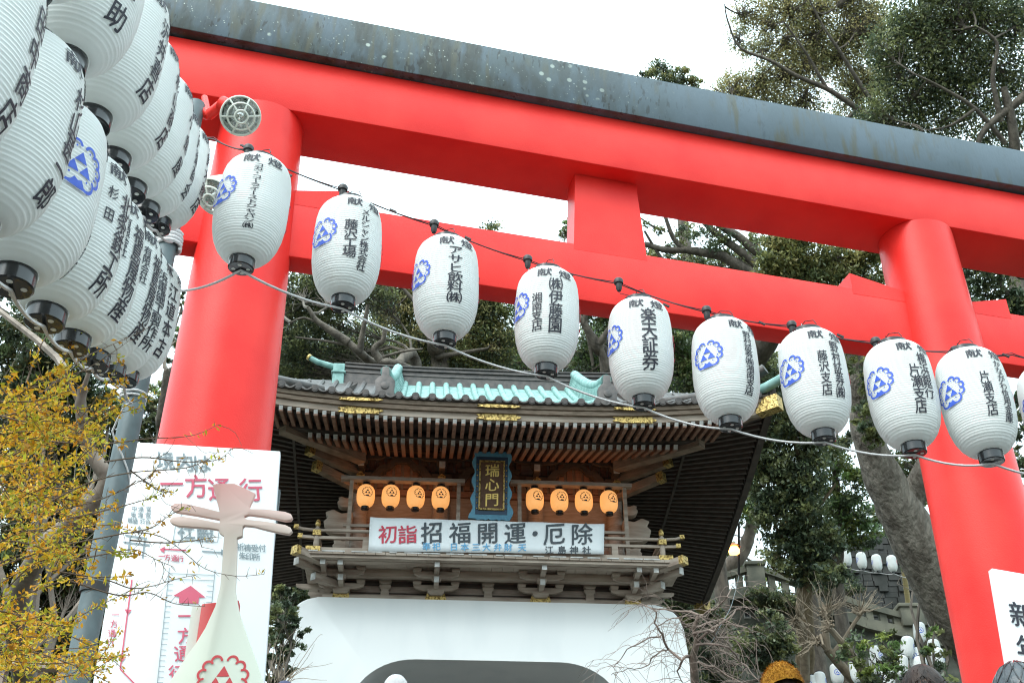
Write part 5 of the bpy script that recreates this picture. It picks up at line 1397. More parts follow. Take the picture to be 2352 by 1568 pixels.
for i, (x, y, rx, ry, lab) in enumerate(((690, 790, 100, 90, 'far tree on the hill crest, showing beside the left pillar'), (860, 800, 110, 85, 'far tree on the hill crest, above the left third of the gate ridge'), (1040, 800, 110, 85, 'far tree on the hill crest, above the middle of the gate ridge'), (1230, 800, 110, 85, 'far tree on the hill crest, behind the lantern below the central strut'),
                                          (1420, 790, 110, 95, 'far tree on the hill crest, above the right third of the gate ridge'), (1590, 790, 90, 100, 'far tree on the hill crest, beyond the right end of the gate ridge'))):
    tree('evergreen_tree', lab, 'tree', [(x, y + 400, 48, .3), (x + 6, y + 150, 48, .24), (x - 4, y + 30, 48, .16)], [], [(x, y, rx, ry, 48, 1.1), (x - 40, y + 70, rx, ry * .8, 48, 1.0), (x + 50, y + 60, rx, ry * .8, 48, 1.0)], DARK + GREEN[:2], leaf=(.19, .085), seed=60 + i, group=BK, dens=1.5, clr=.7, twigs=.3)
# upper right, above the top rail
tree('oak_tree', 'thin brownish tree with sparse leaves above the right half of the top rail', 'tree', [(2260, 1500, 32, .36), (2200, 1100, 33, .33), (2120, 760, 34, .3), (2070, 520, 34, .26), (2045, 330, 34, .2), (2030, 270, 34, .14)],
     [(.10, .014, [(2045, 300, 34), (1970, 250, 34), (1900, 205, 34), (1830, 175, 34), (1770, 140, 34), (1700, 110, 34), (1672, 50, 34), (1664, 10, 34)]), (.08, .016, [(2060, 340, 34), (2010, 370, 34), (1950, 350, 34), (1880, 340, 34), (1810, 320, 34)]),
      (.08, .02, [(2030, 270, 34), (1980, 200, 34), (1930, 120, 34), (1890, 60, 34), (1850, -20, 34)]), (.06, .015, [(1970, 250, 34), (1910, 300, 34), (1850, 300, 34), (1780, 290, 34)]), (.06, .02, [(1900, 205, 34), (1850, 120, 34), (1800, 50, 34)]), (.10, .06, [(1870, 480, 34), (1880, 410, 34), (1900, 370, 34), (1890, 330, 34)]), (.07, .03, [(1820, 420, 34), (1850, 380, 34), (1870, 340, 34)]),
      (.02, .008, [(1700, 232, 34), (1660, 215, 34), (1630, 198, 34)])],
     [(1720, 30, 45, 40, 35, .8), (1760, 60, 50, 40, 35, .9), (1810, 30, 60, 45, 35, 1.0), (1880, 30, 70, 55, 35, 1.2), (1700, 95, 40, 30, 35, .6), (1740, 120, 50, 30, 35, .7), (1690, 200, 45, 40, 35, .9), (1660, 215, 30, 30, 35, .8), (1680, 250, 45, 35, 35, 1.1), (1740, 200, 60, 45, 35, 1.0), (1800, 175, 70, 50, 35, 1.0), (1860, 150, 60, 60, 35, .9), (1920, 130, 70, 60, 35, 1.1), (1780, 250, 60, 45, 35, 1.0), (1850, 240, 60, 50, 35, .8), (1800, 105, 60, 40, 35, .7), (1860, 90, 60, 50, 35, .9), (1960, 220, 60, 60, 35, .8), (1800, 300, 60, 40, 35, 1.0), (1870, 330, 60, 45, 35, .8), (1940, 330, 50, 50, 35, .7), (1970, 70, 60, 70, 35, 1.2), (1980, -10, 70, 40, 35, 1.2), (1800, -30, 90, 30, 35, 1.0), (1740, 290, 60, 20, 35, .9), (2000, 180, 60, 60, 35, 1.1), (2010, 60, 50, 60, 35, 1.1), (1990, 290, 50, 50, 35, .9)], OLIVE, leaf=(.085, .042), seed=7, clr=.42, twigs=1, tw=.016, dens=1.5, lpc=24)
tree('evergreen_tree', 'dark dense evergreen rising over the right end of the top rail', 'tree', [(2340, 640, 30, .3), (2330, 330, 30, .13), (2305, 200, 30, .08)],
     [(.14, .05, [(2400, 180, 30), (2330, 240, 30), (2260, 300, 30), (2240, 360, 30)]), (.08, .03, [(2300, 280, 30), (2280, 180, 30), (2290, 100, 30), (2240, 60, 30)]), (.07, .02, [(2310, 330, 30), (2240, 250, 30), (2160, 200, 30), (2100, 170, 30)]), (.05, .015, [(2240, 250, 30), (2180, 290, 30), (2120, 300, 30)])],
     [(2060, 170, 60, 55, 31, 1.7), (2120, 110, 80, 60, 31, 2.0), (2090, 50, 70, 50, 31, 2.0), (2180, 40, 80, 60, 31, 2.1), (2270, 50, 80, 60, 31, 2.1), (2340, 60, 60, 80, 31, 1.8), (2200, 140, 80, 60, 31, 2.0), (2290, 150, 70, 60, 31, 1.6), (2130, 200, 70, 55, 31, 2.0), (2210, 220, 70, 50, 31, 1.9), (2080, 250, 70, 45, 31, 1.9), (2160, 280, 80, 40, 31, 2.0), (2260, 290, 60, 50, 31, 1.5), (2330, 220, 60, 70, 31, 1.4), (2020, 260, 50, 40, 31, 1.5), (2030, 110, 50, 50, 31, 1.4), (2340, 310, 50, 40, 31, 1.6), (2000, 300, 60, 40, 31, 1.4), (2060, 330, 70, 40, 31, 1.6), (2190, -30, 140, 40, 31, 2.0)], DARK + GREEN[:3] + OLIVE[3:], seed=8, leaf=(.105, .05), dens=1.25, clr=.5, lpc=28)
tree('evergreen_tree', 'small round green treetop peeping over the middle of the top rail', 'tree', [(1560, 420, 44, .2), (1555, 230, 44, .12)], [],
     [(1512, 166, 28, 22, 44, 1.3), (1560, 176, 30, 18, 44, 1.2), (1600, 194, 26, 16, 44, 1.2), (1530, 192, 50, 16, 44, 1.4), (1490, 178, 20, 14, 44, .9)], GREEN + OLIVE[1:2], leaf=(.13, .06), seed=9)
# lower right
tree('camphor_tree', 'huge old tree with a thick leaning grey trunk left of the right pillar', 'tree', [(2290, 1560, 25, .66), (2190, 1400, 25, .62), (2105, 1240, 25, .56), (2045, 1130, 25, .46), (1998, 1020, 25, .34), (1975, 920, 25, .27), (1965, 830, 25, .24), (1955, 740, 25, .2), (1950, 640, 25, .14)],
     [(.3, .2, [(2075, 1190, 25), (2110, 1110, 25), (2145, 1030, 25), (2180, 900, 25)]), (.12, .05, [(1965, 830, 25), (1930, 800, 25), (1900, 770, 25)]), (.09, .04, [(1990, 1000, 25), (2020, 930, 25), (2040, 880, 25)]), (.07, .03, [(1970, 880, 25), (2000, 840, 25), (2010, 800, 25)])],
     [(1945, 800, 30, 50, 24.2, 1.2), (2000, 870, 30, 50, 24.4, 1.3), (1990, 960, 30, 60, 24.4, 1.2), (2010, 1010, 30, 30, 24.2, 1.2), (1920, 900, 30, 40, 25.5, 1.3), (2080, 1060, 40, 50, 26, 1.5), (2100, 1120, 40, 40, 26, 1.4), (1930, 1010, 30, 30, 25.5, 1.2), (2040, 800, 30, 40, 25, 1.2), (2060, 960, 40, 40, 26, .9)], GREEN, seed=10, bark=mat('camphor_bark', (.23, .20, .165), rough=.95, col2=(.11, .09, .072), nscale=5, stretch=(1, 1, .35), bump=1.2, bscale=12, bdist=.08), leaf=(.12, .055))
tree('evergreen_tree', 'dark evergreen with a slim tan trunk between the gate eaves and the big tree', 'tree', [(1850, 1620, 32, .28), (1851, 1480, 32, .25), (1848, 1380, 32, .22), (1850, 1250, 32, .17), (1845, 1100, 32, .12), (1820, 980, 32, .07)],
     [(.06, .03, [(1848, 1330, 32), (1800, 1318, 32), (1770, 1300, 32)]), (.07, .03, [(1848, 1280, 32), (1800, 1240, 32), (1770, 1180, 32)]), (.07, .03, [(1848, 1200, 32), (1890, 1150, 32), (1920, 1110, 32)])],
     [(1740, 900, 40, 60, 32, 1.6), (1790, 960, 60, 60, 32, 1.7), (1850, 980, 50, 60, 32, 1.8), (1770, 1050, 60, 50, 32, 2.0), (1840, 1080, 60, 60, 32, 2.1), (1760, 1120, 50, 50, 32, 2.0), (1830, 1160, 60, 50, 32, 2.1), (1780, 1190, 50, 50, 32, 1.8), (1850, 1240, 60, 50, 32, 2.0), (1800, 1270, 50, 40, 32, 1.6), (1870, 1310, 50, 40, 32, 1.9), (1900, 1250, 40, 50, 32, 1.7), (1830, 1320, 40, 25, 32, 1.5), (1905, 1320, 40, 25, 31, 1.7), (1730, 1010, 40, 50, 32, 1.3), (1745, 840, 40, 40, 33, 1.7), (1780, 880, 50, 50, 33, 1.6), (1830, 900, 50, 50, 33, 1.5), (1890, 930, 40, 60, 33, 1.5), (1710, 960, 30, 60, 33, 1.4)], DARK, seed=11, bark=mat('tan_bark', (.20, .15, .09), rough=.9, col2=(.12, .085, .05), nscale=8, bump=.3), leaf=(.14, .07))
tree('evergreen_tree', 'lighter green tree behind the slim tan trunk, crossed by the white rope', 'tree', [(1930, 1400, 34, .2), (1925, 1250, 34, .16), (1920, 1100, 34, .1)], [],
     [(1900, 1060, 45, 50, 34, 1.3), (1950, 1100, 45, 45, 34, 1.2), (1910, 1150, 50, 40, 34, 1.5), (1960, 1180, 45, 40, 34, 1.7), (1920, 1215, 60, 30, 34, 1.6), (1985, 1230, 45, 30, 34, 1.6), (1830, 880, 50, 40, 36, 1.2), (1760, 830, 40, 40, 36, 1.3), (1890, 860, 30, 60, 35, 1.3), (2020, 1180, 30, 40, 35, 1.2)], FRESH + GREEN, seed=12, leaf=(.15, .07))
tree('evergreen_tree', 'leafy tree filling the right border beyond the right pillar', 'tree', [(2400, 1600, 24, .3), (2390, 1000, 24, .22), (2370, 700, 24, .15)],
     [(.08, .03, [(2380, 800, 24), (2330, 700, 24), (2290, 640, 24)]), (.05, .02, [(2290, 660, 24), (2320, 620, 24), (2350, 640, 24), (2400, 600, 24)])],
     [(2250, 620, 50, 40, 24, 1.9), (2240, 680, 40, 40, 24, 1.8), (2320, 690, 50, 30, 24, 1.5), (2350, 580, 40, 40, 25, .6), (2300, 640, 40, 20, 24, .8), (2345, 690, 30, 30, 24, 1.9), (2345, 960, 25, 60, 24, 1.6), (2340, 1060, 25, 60, 24, 1.3), (2345, 1170, 25, 50, 24, 1.2), (2350, 1270, 20, 30, 24, 1.5), (2300, 560, 60, 30, 25, 1.2), (2345, 760, 20, 40, 24, 1.3)], DARK + GREEN[:1], seed=13, leaf=(.11, .05))
tree('pine_tree', 'pale limb with a leafy crown in the sky gap right of the gate eaves', 'tree', [(1640, 1345, 40, .3), (1660, 1310, 40, .27), (1700, 1275, 40, .25), (1722, 1225, 40, .22), (1730, 1180, 40, .16)], [],
     [(1660, 1260, 30, 25, 41, 1.2), (1680, 1300, 40, 22, 41, 1.3), (1735, 1330, 30, 14, 42, 1.3), (1790, 1345, 25, 14, 43, 1.2), (1650, 1220, 18, 20, 40, .8), (1720, 1160, 50, 40, 40, 1.6), (1690, 1110, 40, 40, 40, 1.4)], FRESH, seed=14, bark=M_GBARK, leaf=(.16, .08))
tree('evergreen_tree', 'dark foliage seen under the left eaves, behind the corner of the gate base', 'tree', [(700, 1560, 31, .12), (695, 1430, 31, .1)], [], [(690, 1370, 40, 30, 31, 2.2), (650, 1340, 50, 40, 31, 2.2), (720, 1360, 40, 24, 31, 2.2), (660, 1420, 40, 40, 31, 2.0), (610, 1390, 40, 40, 31, 1.8)], DARK, seed=31, dens=2.6)
tree('evergreen_tree', 'dark foliage seen under the right eaves, behind the corner of the gate base', 'tree', [(1560, 1560, 31, .12), (1555, 1450, 31, .1)], [], [(1540, 1385, 40, 24, 31, 2.2), (1580, 1400, 40, 30, 31, 2.2), (1510, 1375, 30, 14, 31, 2.2), (1570, 1440, 40, 40, 31, 2.0)], DARK, seed=32, dens=2.6)
# shrubs on the right slope
tree('shrub', 'dark round shrub against the retaining wall', 'shrub', [(1770, 1600, 30, .05), (1765, 1540, 30, .04)], [], [(1720, 1470, 40, 40, 30, 1.5), (1765, 1440, 40, 40, 30, 1.5), (1790, 1490, 40, 40, 30, 1.5), (1750, 1500, 50, 40, 30, 1.6), (1780, 1530, 40, 30, 30, 1.2), (1600, 1405, 50, 24, 33, 2.0), (1570, 1390, 30, 20, 33, 2.0), (1640, 1430, 40, 30, 33, 1.6), (1610, 1480, 40, 50, 33, 1.5), (1650, 1540, 50, 40, 33, 1.5)], DARK, seed=15, leaf=(.14, .07), group='shrubs on the right slope')
tree('shrub', 'green leafy shrub hiding part of the white lanterns near the dark haired person', 'shrub', [(2020, 1640, 24, .05), (2020, 1580, 24, .04)], [], [(1960, 1495, 40, 35, 24, 1.4), (2010, 1500, 40, 40, 24, 1.5), (2050, 1480, 35, 35, 24, 1.4), (2030, 1550, 50, 35, 24, 1.6), (2070, 1530, 35, 35, 24, 1.2), (1980, 1560, 40, 30, 24, 1.5)], FRESH + GREEN, seed=16, dens=1.1, leaf=(.12, .06), group='shrubs on the right slope')
tree('shrub', 'leafy shrub hugging the left edge of the right pillar', 'shrub', [(2160, 1640, 24, .05), (2150, 1560, 24, .04)], [], [(2140, 1440, 22, 30, 24, 1.3), (2125, 1470, 25, 30, 24, 1.3), (2140, 1400, 20, 25, 25, .7), (2150, 1520, 30, 35, 24, 1.3), (2170, 1570, 40, 30, 23, 1.7), (2105, 1290, 30, 22, 27, 1.3), (2120, 1325, 22, 25, 27, 1.0), (2090, 1310, 18, 18, 27, .7)], DARK + FRESH[:1], seed=17, dens=1.0, leaf=(.12, .06), group='shrubs on the right slope')
tree('shrub', 'clipped dark foliage spilling over the stone balustrade', 'shrub', [(1790, 1440, 37, .05), (1785, 1400, 37, .04)], [], [(1750, 1370, 35, 20, 37, 1.8), (1790, 1380, 40, 20, 37, 1.8), (1830, 1385, 30, 18, 37, 1.7), (1735, 1390, 25, 15, 37, 1.5), (1905, 1345, 25, 18, 37, 1.7), (1950, 1350, 30, 18, 40, 1.5)], DARK, seed=18, group='shrubs on the right slope')
# left side
tree('evergreen_tree', 'dark evergreen behind the autumn shrub and the grey pole', 'tree', [(60, 1700, 15, .16), (36, 1425, 13, .13), (72, 1306, 12.5, .12), (119, 1241, 12, .115), (149, 1217, 12, .11), (197, 1169, 12, .10), (239, 1120, 12, .085), (239, 1085, 12, .075), (209, 1043, 12, .07), (194, 990, 12, .065), (185, 930, 12, .055), (191, 888, 12, .05)],
     [(.035, .015, [(187, 935, 12), (165, 890, 12), (150, 850, 12)]), (.03, .012, [(192, 890, 12), (205, 850, 12), (215, 800, 12)]), (.04, .02, [(197, 1169, 12), (240, 1180, 12), (290, 1170, 12)]), (.03, .015, [(150, 1217, 12), (230, 1215, 12), (270, 1200, 12)])],
     [(60, 800, 90, 70, 16, 1.5), (150, 860, 90, 70, 16, 1.6), (60, 920, 90, 90, 16, 1.9), (160, 970, 80, 90, 16, 2.0), (90, 1060, 110, 80, 16, 2.0), (200, 1080, 90, 70, 16, 2.0), (250, 960, 50, 60, 16, 1.9), (120, 1170, 120, 80, 16, 2.0), (260, 1170, 80, 80, 16, 2.1), (60, 1290, 110, 90, 16, 2.0), (200, 1290, 100, 90, 16, 2.2), (100, 1420, 130, 80, 16, 2.0), (220, 1410, 80, 90, 16, 2.2), (180, 1520, 140, 70, 16, 2.1), (40, 1540, 110, 60, 16, 2.0), (20, 720, 60, 50, 16, .9), (290, 1080, 50, 60, 16, 1.9), (280, 1290, 40, 80, 16, 1.9)], [(.55, .65, .6), (.8, .85, .65), (1.15, .95, .7), (.4, .5, .5), (.9, 1.1, .8)], leaf=(.085, .035), seed=20, bark=M_GBARK, clr=.24, tw=.006, base_z=2.6, dens=3.2, twigs=.2)
tree('evergreen_tree', 'green tree glimpsed between the lanterns and the left pillar', 'tree', [(360, 1080, 19, .1), (370, 960, 19, .08), (385, 850, 19, .06)], [], [(418, 705, 14, 18, 20, .5), (412, 780, 26, 40, 20, 1.0), (395, 860, 34, 45, 20, 1.3), (370, 940, 40, 50, 20, 1.8), (345, 1010, 40, 40, 20, 1.9), (420, 690, 12, 20, 20, .6), (330, 940, 40, 60, 20, 1.7)], DARK + FRESH[:1], leaf=(.09, .04), seed=21, clr=.28, tw=.007, base_z=4)
tree('shrub', 'dark green shrub between the notice board and the gate base', 'shrub', [(650, 1640, 17, .06), (648, 1560, 17, .05)], [], [(640, 1420, 40, 40, 17.5, 1.7), (650, 1480, 40, 40, 17.5, 1.8), (630, 1540, 40, 40, 17.5, 1.7), (680, 1440, 25, 30, 18, 1.3), (640, 1370, 35, 30, 19, 1.5), (600, 1480, 40, 60, 18, 1.5), (660, 1380, 30, 30, 19, 1.8)], DARK + GREEN[:1], leaf=(.09, .045), seed=22, clr=.25, tw=.006, base_z=4)

# ------------------------------------------------------------------ autumn shrub in the foreground, arching thin twigs
def autumn():
    rg = np.random.default_rng(44)
    root = at(-160, 1700, 3.3)
    t = thing('autumn_shrub', 'straggly shrub with small yellow and orange leaves in the lower left foreground', 'shrub', (root[0], root[1], .55))
    mb = MB(); L = []; tc = []; dirs = []
    pal = np.array([(1, 1.0, .8), (1.1, .8, .6), (.8, 1.1, .9), (1.2, 1.15, .8), (.95, .62, .45), (.6, .9, .9), (1.15, 1.05, .7)])
    base = np.array([root[0], root[1], .55]); mb.tube([base, (base + root) / 2 + (.05, .02, 0), root], [.03, .026, .02], 7)
    def twig(P, r0, dens, lo, hi, size=1.):
        n = len(P); mb.tube(P, list(np.linspace(r0, r0 * .35, n)), 4, cap=False)
        seg = np.array(P)
        for q in range(int(dens)):
            f = rg.uniform(lo, hi) * (n - 1); i = min(int(f), n - 2); c = seg[i] + (seg[i + 1] - seg[i]) * (f - i)
            m = rg.integers(1, 4); tt = pal[rg.integers(len(pal))]
            for _ in range(m):
                o = rg.normal(size=3); o /= np.linalg.norm(o); L.append(c + o * .014 * size); dirs.append(o); tc.append(tt * rg.uniform(.6, 1.25))
    def px(pts, z0, z1, n=14):
        P = np.array(pts, float); k = np.linspace(0, len(P) - 1, n); out = []
        for j, q in enumerate(k):
            i = min(int(q), len(P) - 2); f = q - i; p0, p1, p2, p3 = P[max(i - 1, 0)], P[i], P[i + 1], P[min(i + 2, len(P) - 1)]
            v = .5 * ((2 * p1) + (-p0 + p2) * f + (2 * p0 - 5 * p1 + 4 * p2 - p3) * f * f + (-p0 + 3 * p1 - 3 * p2 + p3) * f ** 3)
            out.append(at(v[0], v[1], z0 + (z1 - z0) * j / (n - 1)))
        return out
    # main arching stems
    for k in range(66):
        y0 = rg.uniform(880, 1640); x0 = rg.uniform(-120, 30); ln = rg.uniform(90, 330); a = math.radians(rg.uniform(-38, 18))
        if y0 < 1000: ln *= .65
        x1 = x0 + ln * math.cos(a); y1 = y0 + ln * math.sin(a); my = rg.uniform(-40, 30); z = rg.uniform(2.9, 4.2)
        twig(px([(x0, y0), ((x0 + x1) / 2, (y0 + y1) / 2 + my), (x1, y1)], z, z + rg.uniform(-.3, .3)), .0028, ln / 4.6 * rg.uniform(.4, 1.3), .12, .97)
        for q in range(rg.integers(2, 5)):
            f = rg.uniform(.25, .9); bx, by = x0 + (x1 - x0) * f, y0 + (y1 - y0) * f + my * .8 * math.sin(3.14 * f); aa = a + rg.normal(0, .7); l2 = rg.uniform(40, 120)
            twig(px([(bx, by), (bx + l2 * .5 * math.cos(aa), by + l2 * .5 * math.sin(aa) + 4), (bx + l2 * math.cos(aa), by + l2 * math.sin(aa) + rg.uniform(-5, 18))], z, z, 7), .0018, l2 / 8, .2, 1.0)
    # the cluster that rises in front of the lowest lantern caps
    for pts in ([(40, 1010), (110, 900), (160, 800), (185, 752)], [(150, 1000), (210, 930), (255, 870), (275, 822)], [(210, 960), (260, 905), (300, 860)], [(90, 1040), (200, 985), (290, 930), (360, 905)], [(120, 1020), (240, 960), (330, 935)], [(60, 960), (130, 880), (190, 830)], [(180, 990), (240, 930), (268, 900)]):
        twig(px(pts, 3.6, 3.7, 10), .0022, 20, .35, 1.0)
    # thin, nearly bare thorny twigs reaching over pole and notice board
    for pts, d in (([(80, 1170), (200, 1110), (300, 1085), (420, 1075), (470, 1058), (500, 1038)], 7), ([(80, 1010), (220, 1020), (330, 1008), (440, 1000), (500, 975)], 6), ([(100, 1260), (230, 1235), (306, 1222), (370, 1232), (420, 1265), (470, 1305), (540, 1322), (606, 1318)], 7), ([(306, 1222), (350, 1210), (395, 1180), (440, 1160)], 8), ([(300, 1240), (380, 1246), (450, 1240), (495, 1232)], 8),
                   ([(120, 1310), (240, 1330), (300, 1350), (350, 1345), (400, 1330), (448, 1320)], 5), ([(150, 1330), (270, 1366), (340, 1360), (400, 1385), (470, 1392)], 4), ([(110, 1200), (240, 1172), (340, 1145), (385, 1128)], 14), ([(90, 1180), (220, 1150), (320, 1105), (360, 1080)], 9), ([(300, 1080), (340, 1110), (370, 1128), (400, 1130)], 12), ([(150, 1290), (250, 1270), (310, 1262), (360, 1285), (396, 1300)], 6), ([(60, 880), (90, 800), (130, 740), (170, 700)], 3), ([(100, 900), (180, 830), (260, 790), (330, 760)], 3), ([(20, 900), (110, 880), (210, 840), (300, 780)], 2), ([(240, 1060), (330, 1050), (420, 1060), (500, 1055), (530, 1030)], 8)):
        P = px(pts, 3.3, 3.9, 22); twig(P, .0026, d, .25, 1.0, .9)
        for i in range(2, 22):                       # short spurs
            o = rg.normal(size=3) * np.array([1, .5, 1]); o /= np.linalg.norm(o); mb.tube([P[i], P[i] + o * rg.uniform(.012, .03)], [.0012, .0006], 3, cap=False)
            if rg.random() < .18:
                e = P[i] + R_ * rg.uniform(-.02, .10) + np.array([0, 0, rg.uniform(-.08, .08)]); mb.tube(curve(P[i], e, rg, 5, .1), [.0014, .0012, .001, .0008, .0006], 3, cap=False)
    mb.build('stems', M_TWIG, t)
    leaf_mesh('leaves', np.array(L), .0195, .0085, np.array(tc), M_YLEAF, t, rg, .1, np.array(dirs))
autumn()

# ------------------------------------------------------------------ right slope: wall, balustrade, small lanterns, pollards, weeping plum
WL = Fr((0, 36, 0), 0)
def slope_wall():
    line = [(1560, 1392), (1640, 1385), (1715, 1373), (1817, 1391), (1911, 1416), (1989, 1445), (2080, 1466), (2150, 1482), (2330, 1530)]
    P = [WL.on_v(*p) for p in line]
    t = thing('retaining_wall', 'mossy concrete retaining wall with small square drain holes', 'wall', WL.W((P[4][0], 0, 7)))
    mb = MB(WL.W); V = []
    for p in P: V += [(p[0], 0, 6.), (p[0], 0, p[2]), (p[0], 1.2, p[2]), (p[0], 1.2, 6.)]
    Fc = []
    for i in range(len(P) - 1):
        for k in range(4): Fc.append((i * 4 + k, i * 4 + (k + 1) % 4, (i + 1) * 4 + (k + 1) % 4, (i + 1) * 4 + k))
    mb.add(V, Fc); mb.build('wall_face', M_STONE, t)
    for x, y in ((1716, 1412), (1704, 1498), (1972, 1464)):
        q = WL.on_v(x, y); mb = MB(WL.W)
        for a0, a1, b0, b1 in ((-.11, .11, .07, .11), (-.11, .11, -.11, -.07), (-.11, -.07, -.07, .07), (.07, .11, -.07, .07)): mb.box(q[0] + a0, q[0] + a1, -.03, .0, q[2] + b0, q[2] + b1)
        o = mb.build('drain_frame', mat('pale_concrete', (.3, .3, .28), rough=.9), t)
        MB(WL.W).box(q[0] - .07, q[0] + .07, -.008, -.001, q[2] - .07, q[2] + .07).build('drain_dark_plate', M_LACQ, o)  # flat black plate, paints the shade inside the drain opening
    M_CONC = mat('lichened_concrete', (.20, .19, .145), rough=.95, col2=(.12, .12, .095), nscale=2, bump=.3, bscale=12)
    t = thing('stone_balustrade', 'weathered concrete stair balustrade with square openings on top of the retaining wall', 'balustrade', WL.W((P[4][0], 0, P[4][2])))
    rail = [(1560, 1348), (1640, 1331), (1722, 1306), (1743, 1308), (1822, 1335), (1888, 1359), (1974, 1390), (2074, 1417), (2125, 1431), (2300, 1478)]
    mb = MB(WL.W); RP = [WL.on_v(*p, -.05) for p in rail]
    for a, b in zip(RP[:-1], RP[1:]): mb.bar(a, b, .34, .19)
    mb.build('coping_rail', M_CONC, t)
    mb = MB(WL.W)
    for a, b in zip(P[:-1], P[1:]):
        mb.bar(a + (0, -.02, .17), b + (0, -.02, .17), .36, .30)
        mb.bar(a + (0, -.06, -.02), b + (0, -.06, -.02), .40, .05)
    mb.build('kerb', M_CONC, t)
    top = lambda x: np.interp(x, [q[0] for q in rail], [q[1] for q in rail]); bot = lambda x: np.interp(x, [q[0] for q in line], [q[1] for q in line])
    for x in list(range(1600, 1722, 32)) + list(range(1770, 2200, 32)):
        a = WL.on_v(x, top(x) + 6, -.03); b = WL.on_v(x, bot(x) - 8, -.03)
        MB(WL.W).box(a[0] - .11, a[0] + .11, -.13, .07, b[2], a[2]).build('baluster', M_CONC, t)
    for x, y0, y1, w_ in ((1732, 1302, 1372, .28), (2089, 1398, 1440, .36)):
        a = WL.on_v(x, y0, -.1); b = WL.on_v(x, y1, -.1); mb = MB(WL.W)
        mb.box(a[0] - w_, a[0] + w_, -.32, .22, b[2], a[2]); mb.box(a[0] - w_ - .06, a[0] + w_ + .06, -.38, .28, a[2], a[2] + .12)
        mb.build('newel_post', M_CONC, t, bevel=.02)
    W2 = Fr((0, 40, 0), 0)
    t = thing('stone_wall', 'dark stone block wall behind the small lantern row', 'wall', W2.W((W2.on_v(2010, 1400)[0], 0, 8)))
    Q = [W2.on_v(x, y) for x, y in ((1870, 1262), (1905, 1242), (1990, 1222), (2060, 1206), (2200, 1180), (2330, 1150))]
    rnd = random.Random(8); mb = MB(W2.W)
    x0, x1 = Q[0][0], Q[-1][0]; z = 9.0
    while z < 24:
        h = rnd.uniform(.16, .3); x = x0 + rnd.uniform(-.4, 0)
        while x < x1:
            w_ = rnd.uniform(.22, .6)
            if z + h < np.interp(x + w_ / 2, [q[0] for q in Q], [q[2] for q in Q]): mb.box(x, x + w_ - .03, -rnd.uniform(0, .12), .6, z + rnd.uniform(-.02, .02), z + h - .015)
            x += w_
        z += h
    mb.box(x0, x1, .1, .5, 9, Q[0][2] - .3)
    mb.build('stone_courses', mat('dark_stone', (.05, .05, .047), rough=.9, col2=(.028, .03, .026), nscale=2, bump=.4, bscale=12), t)
slope_wall()
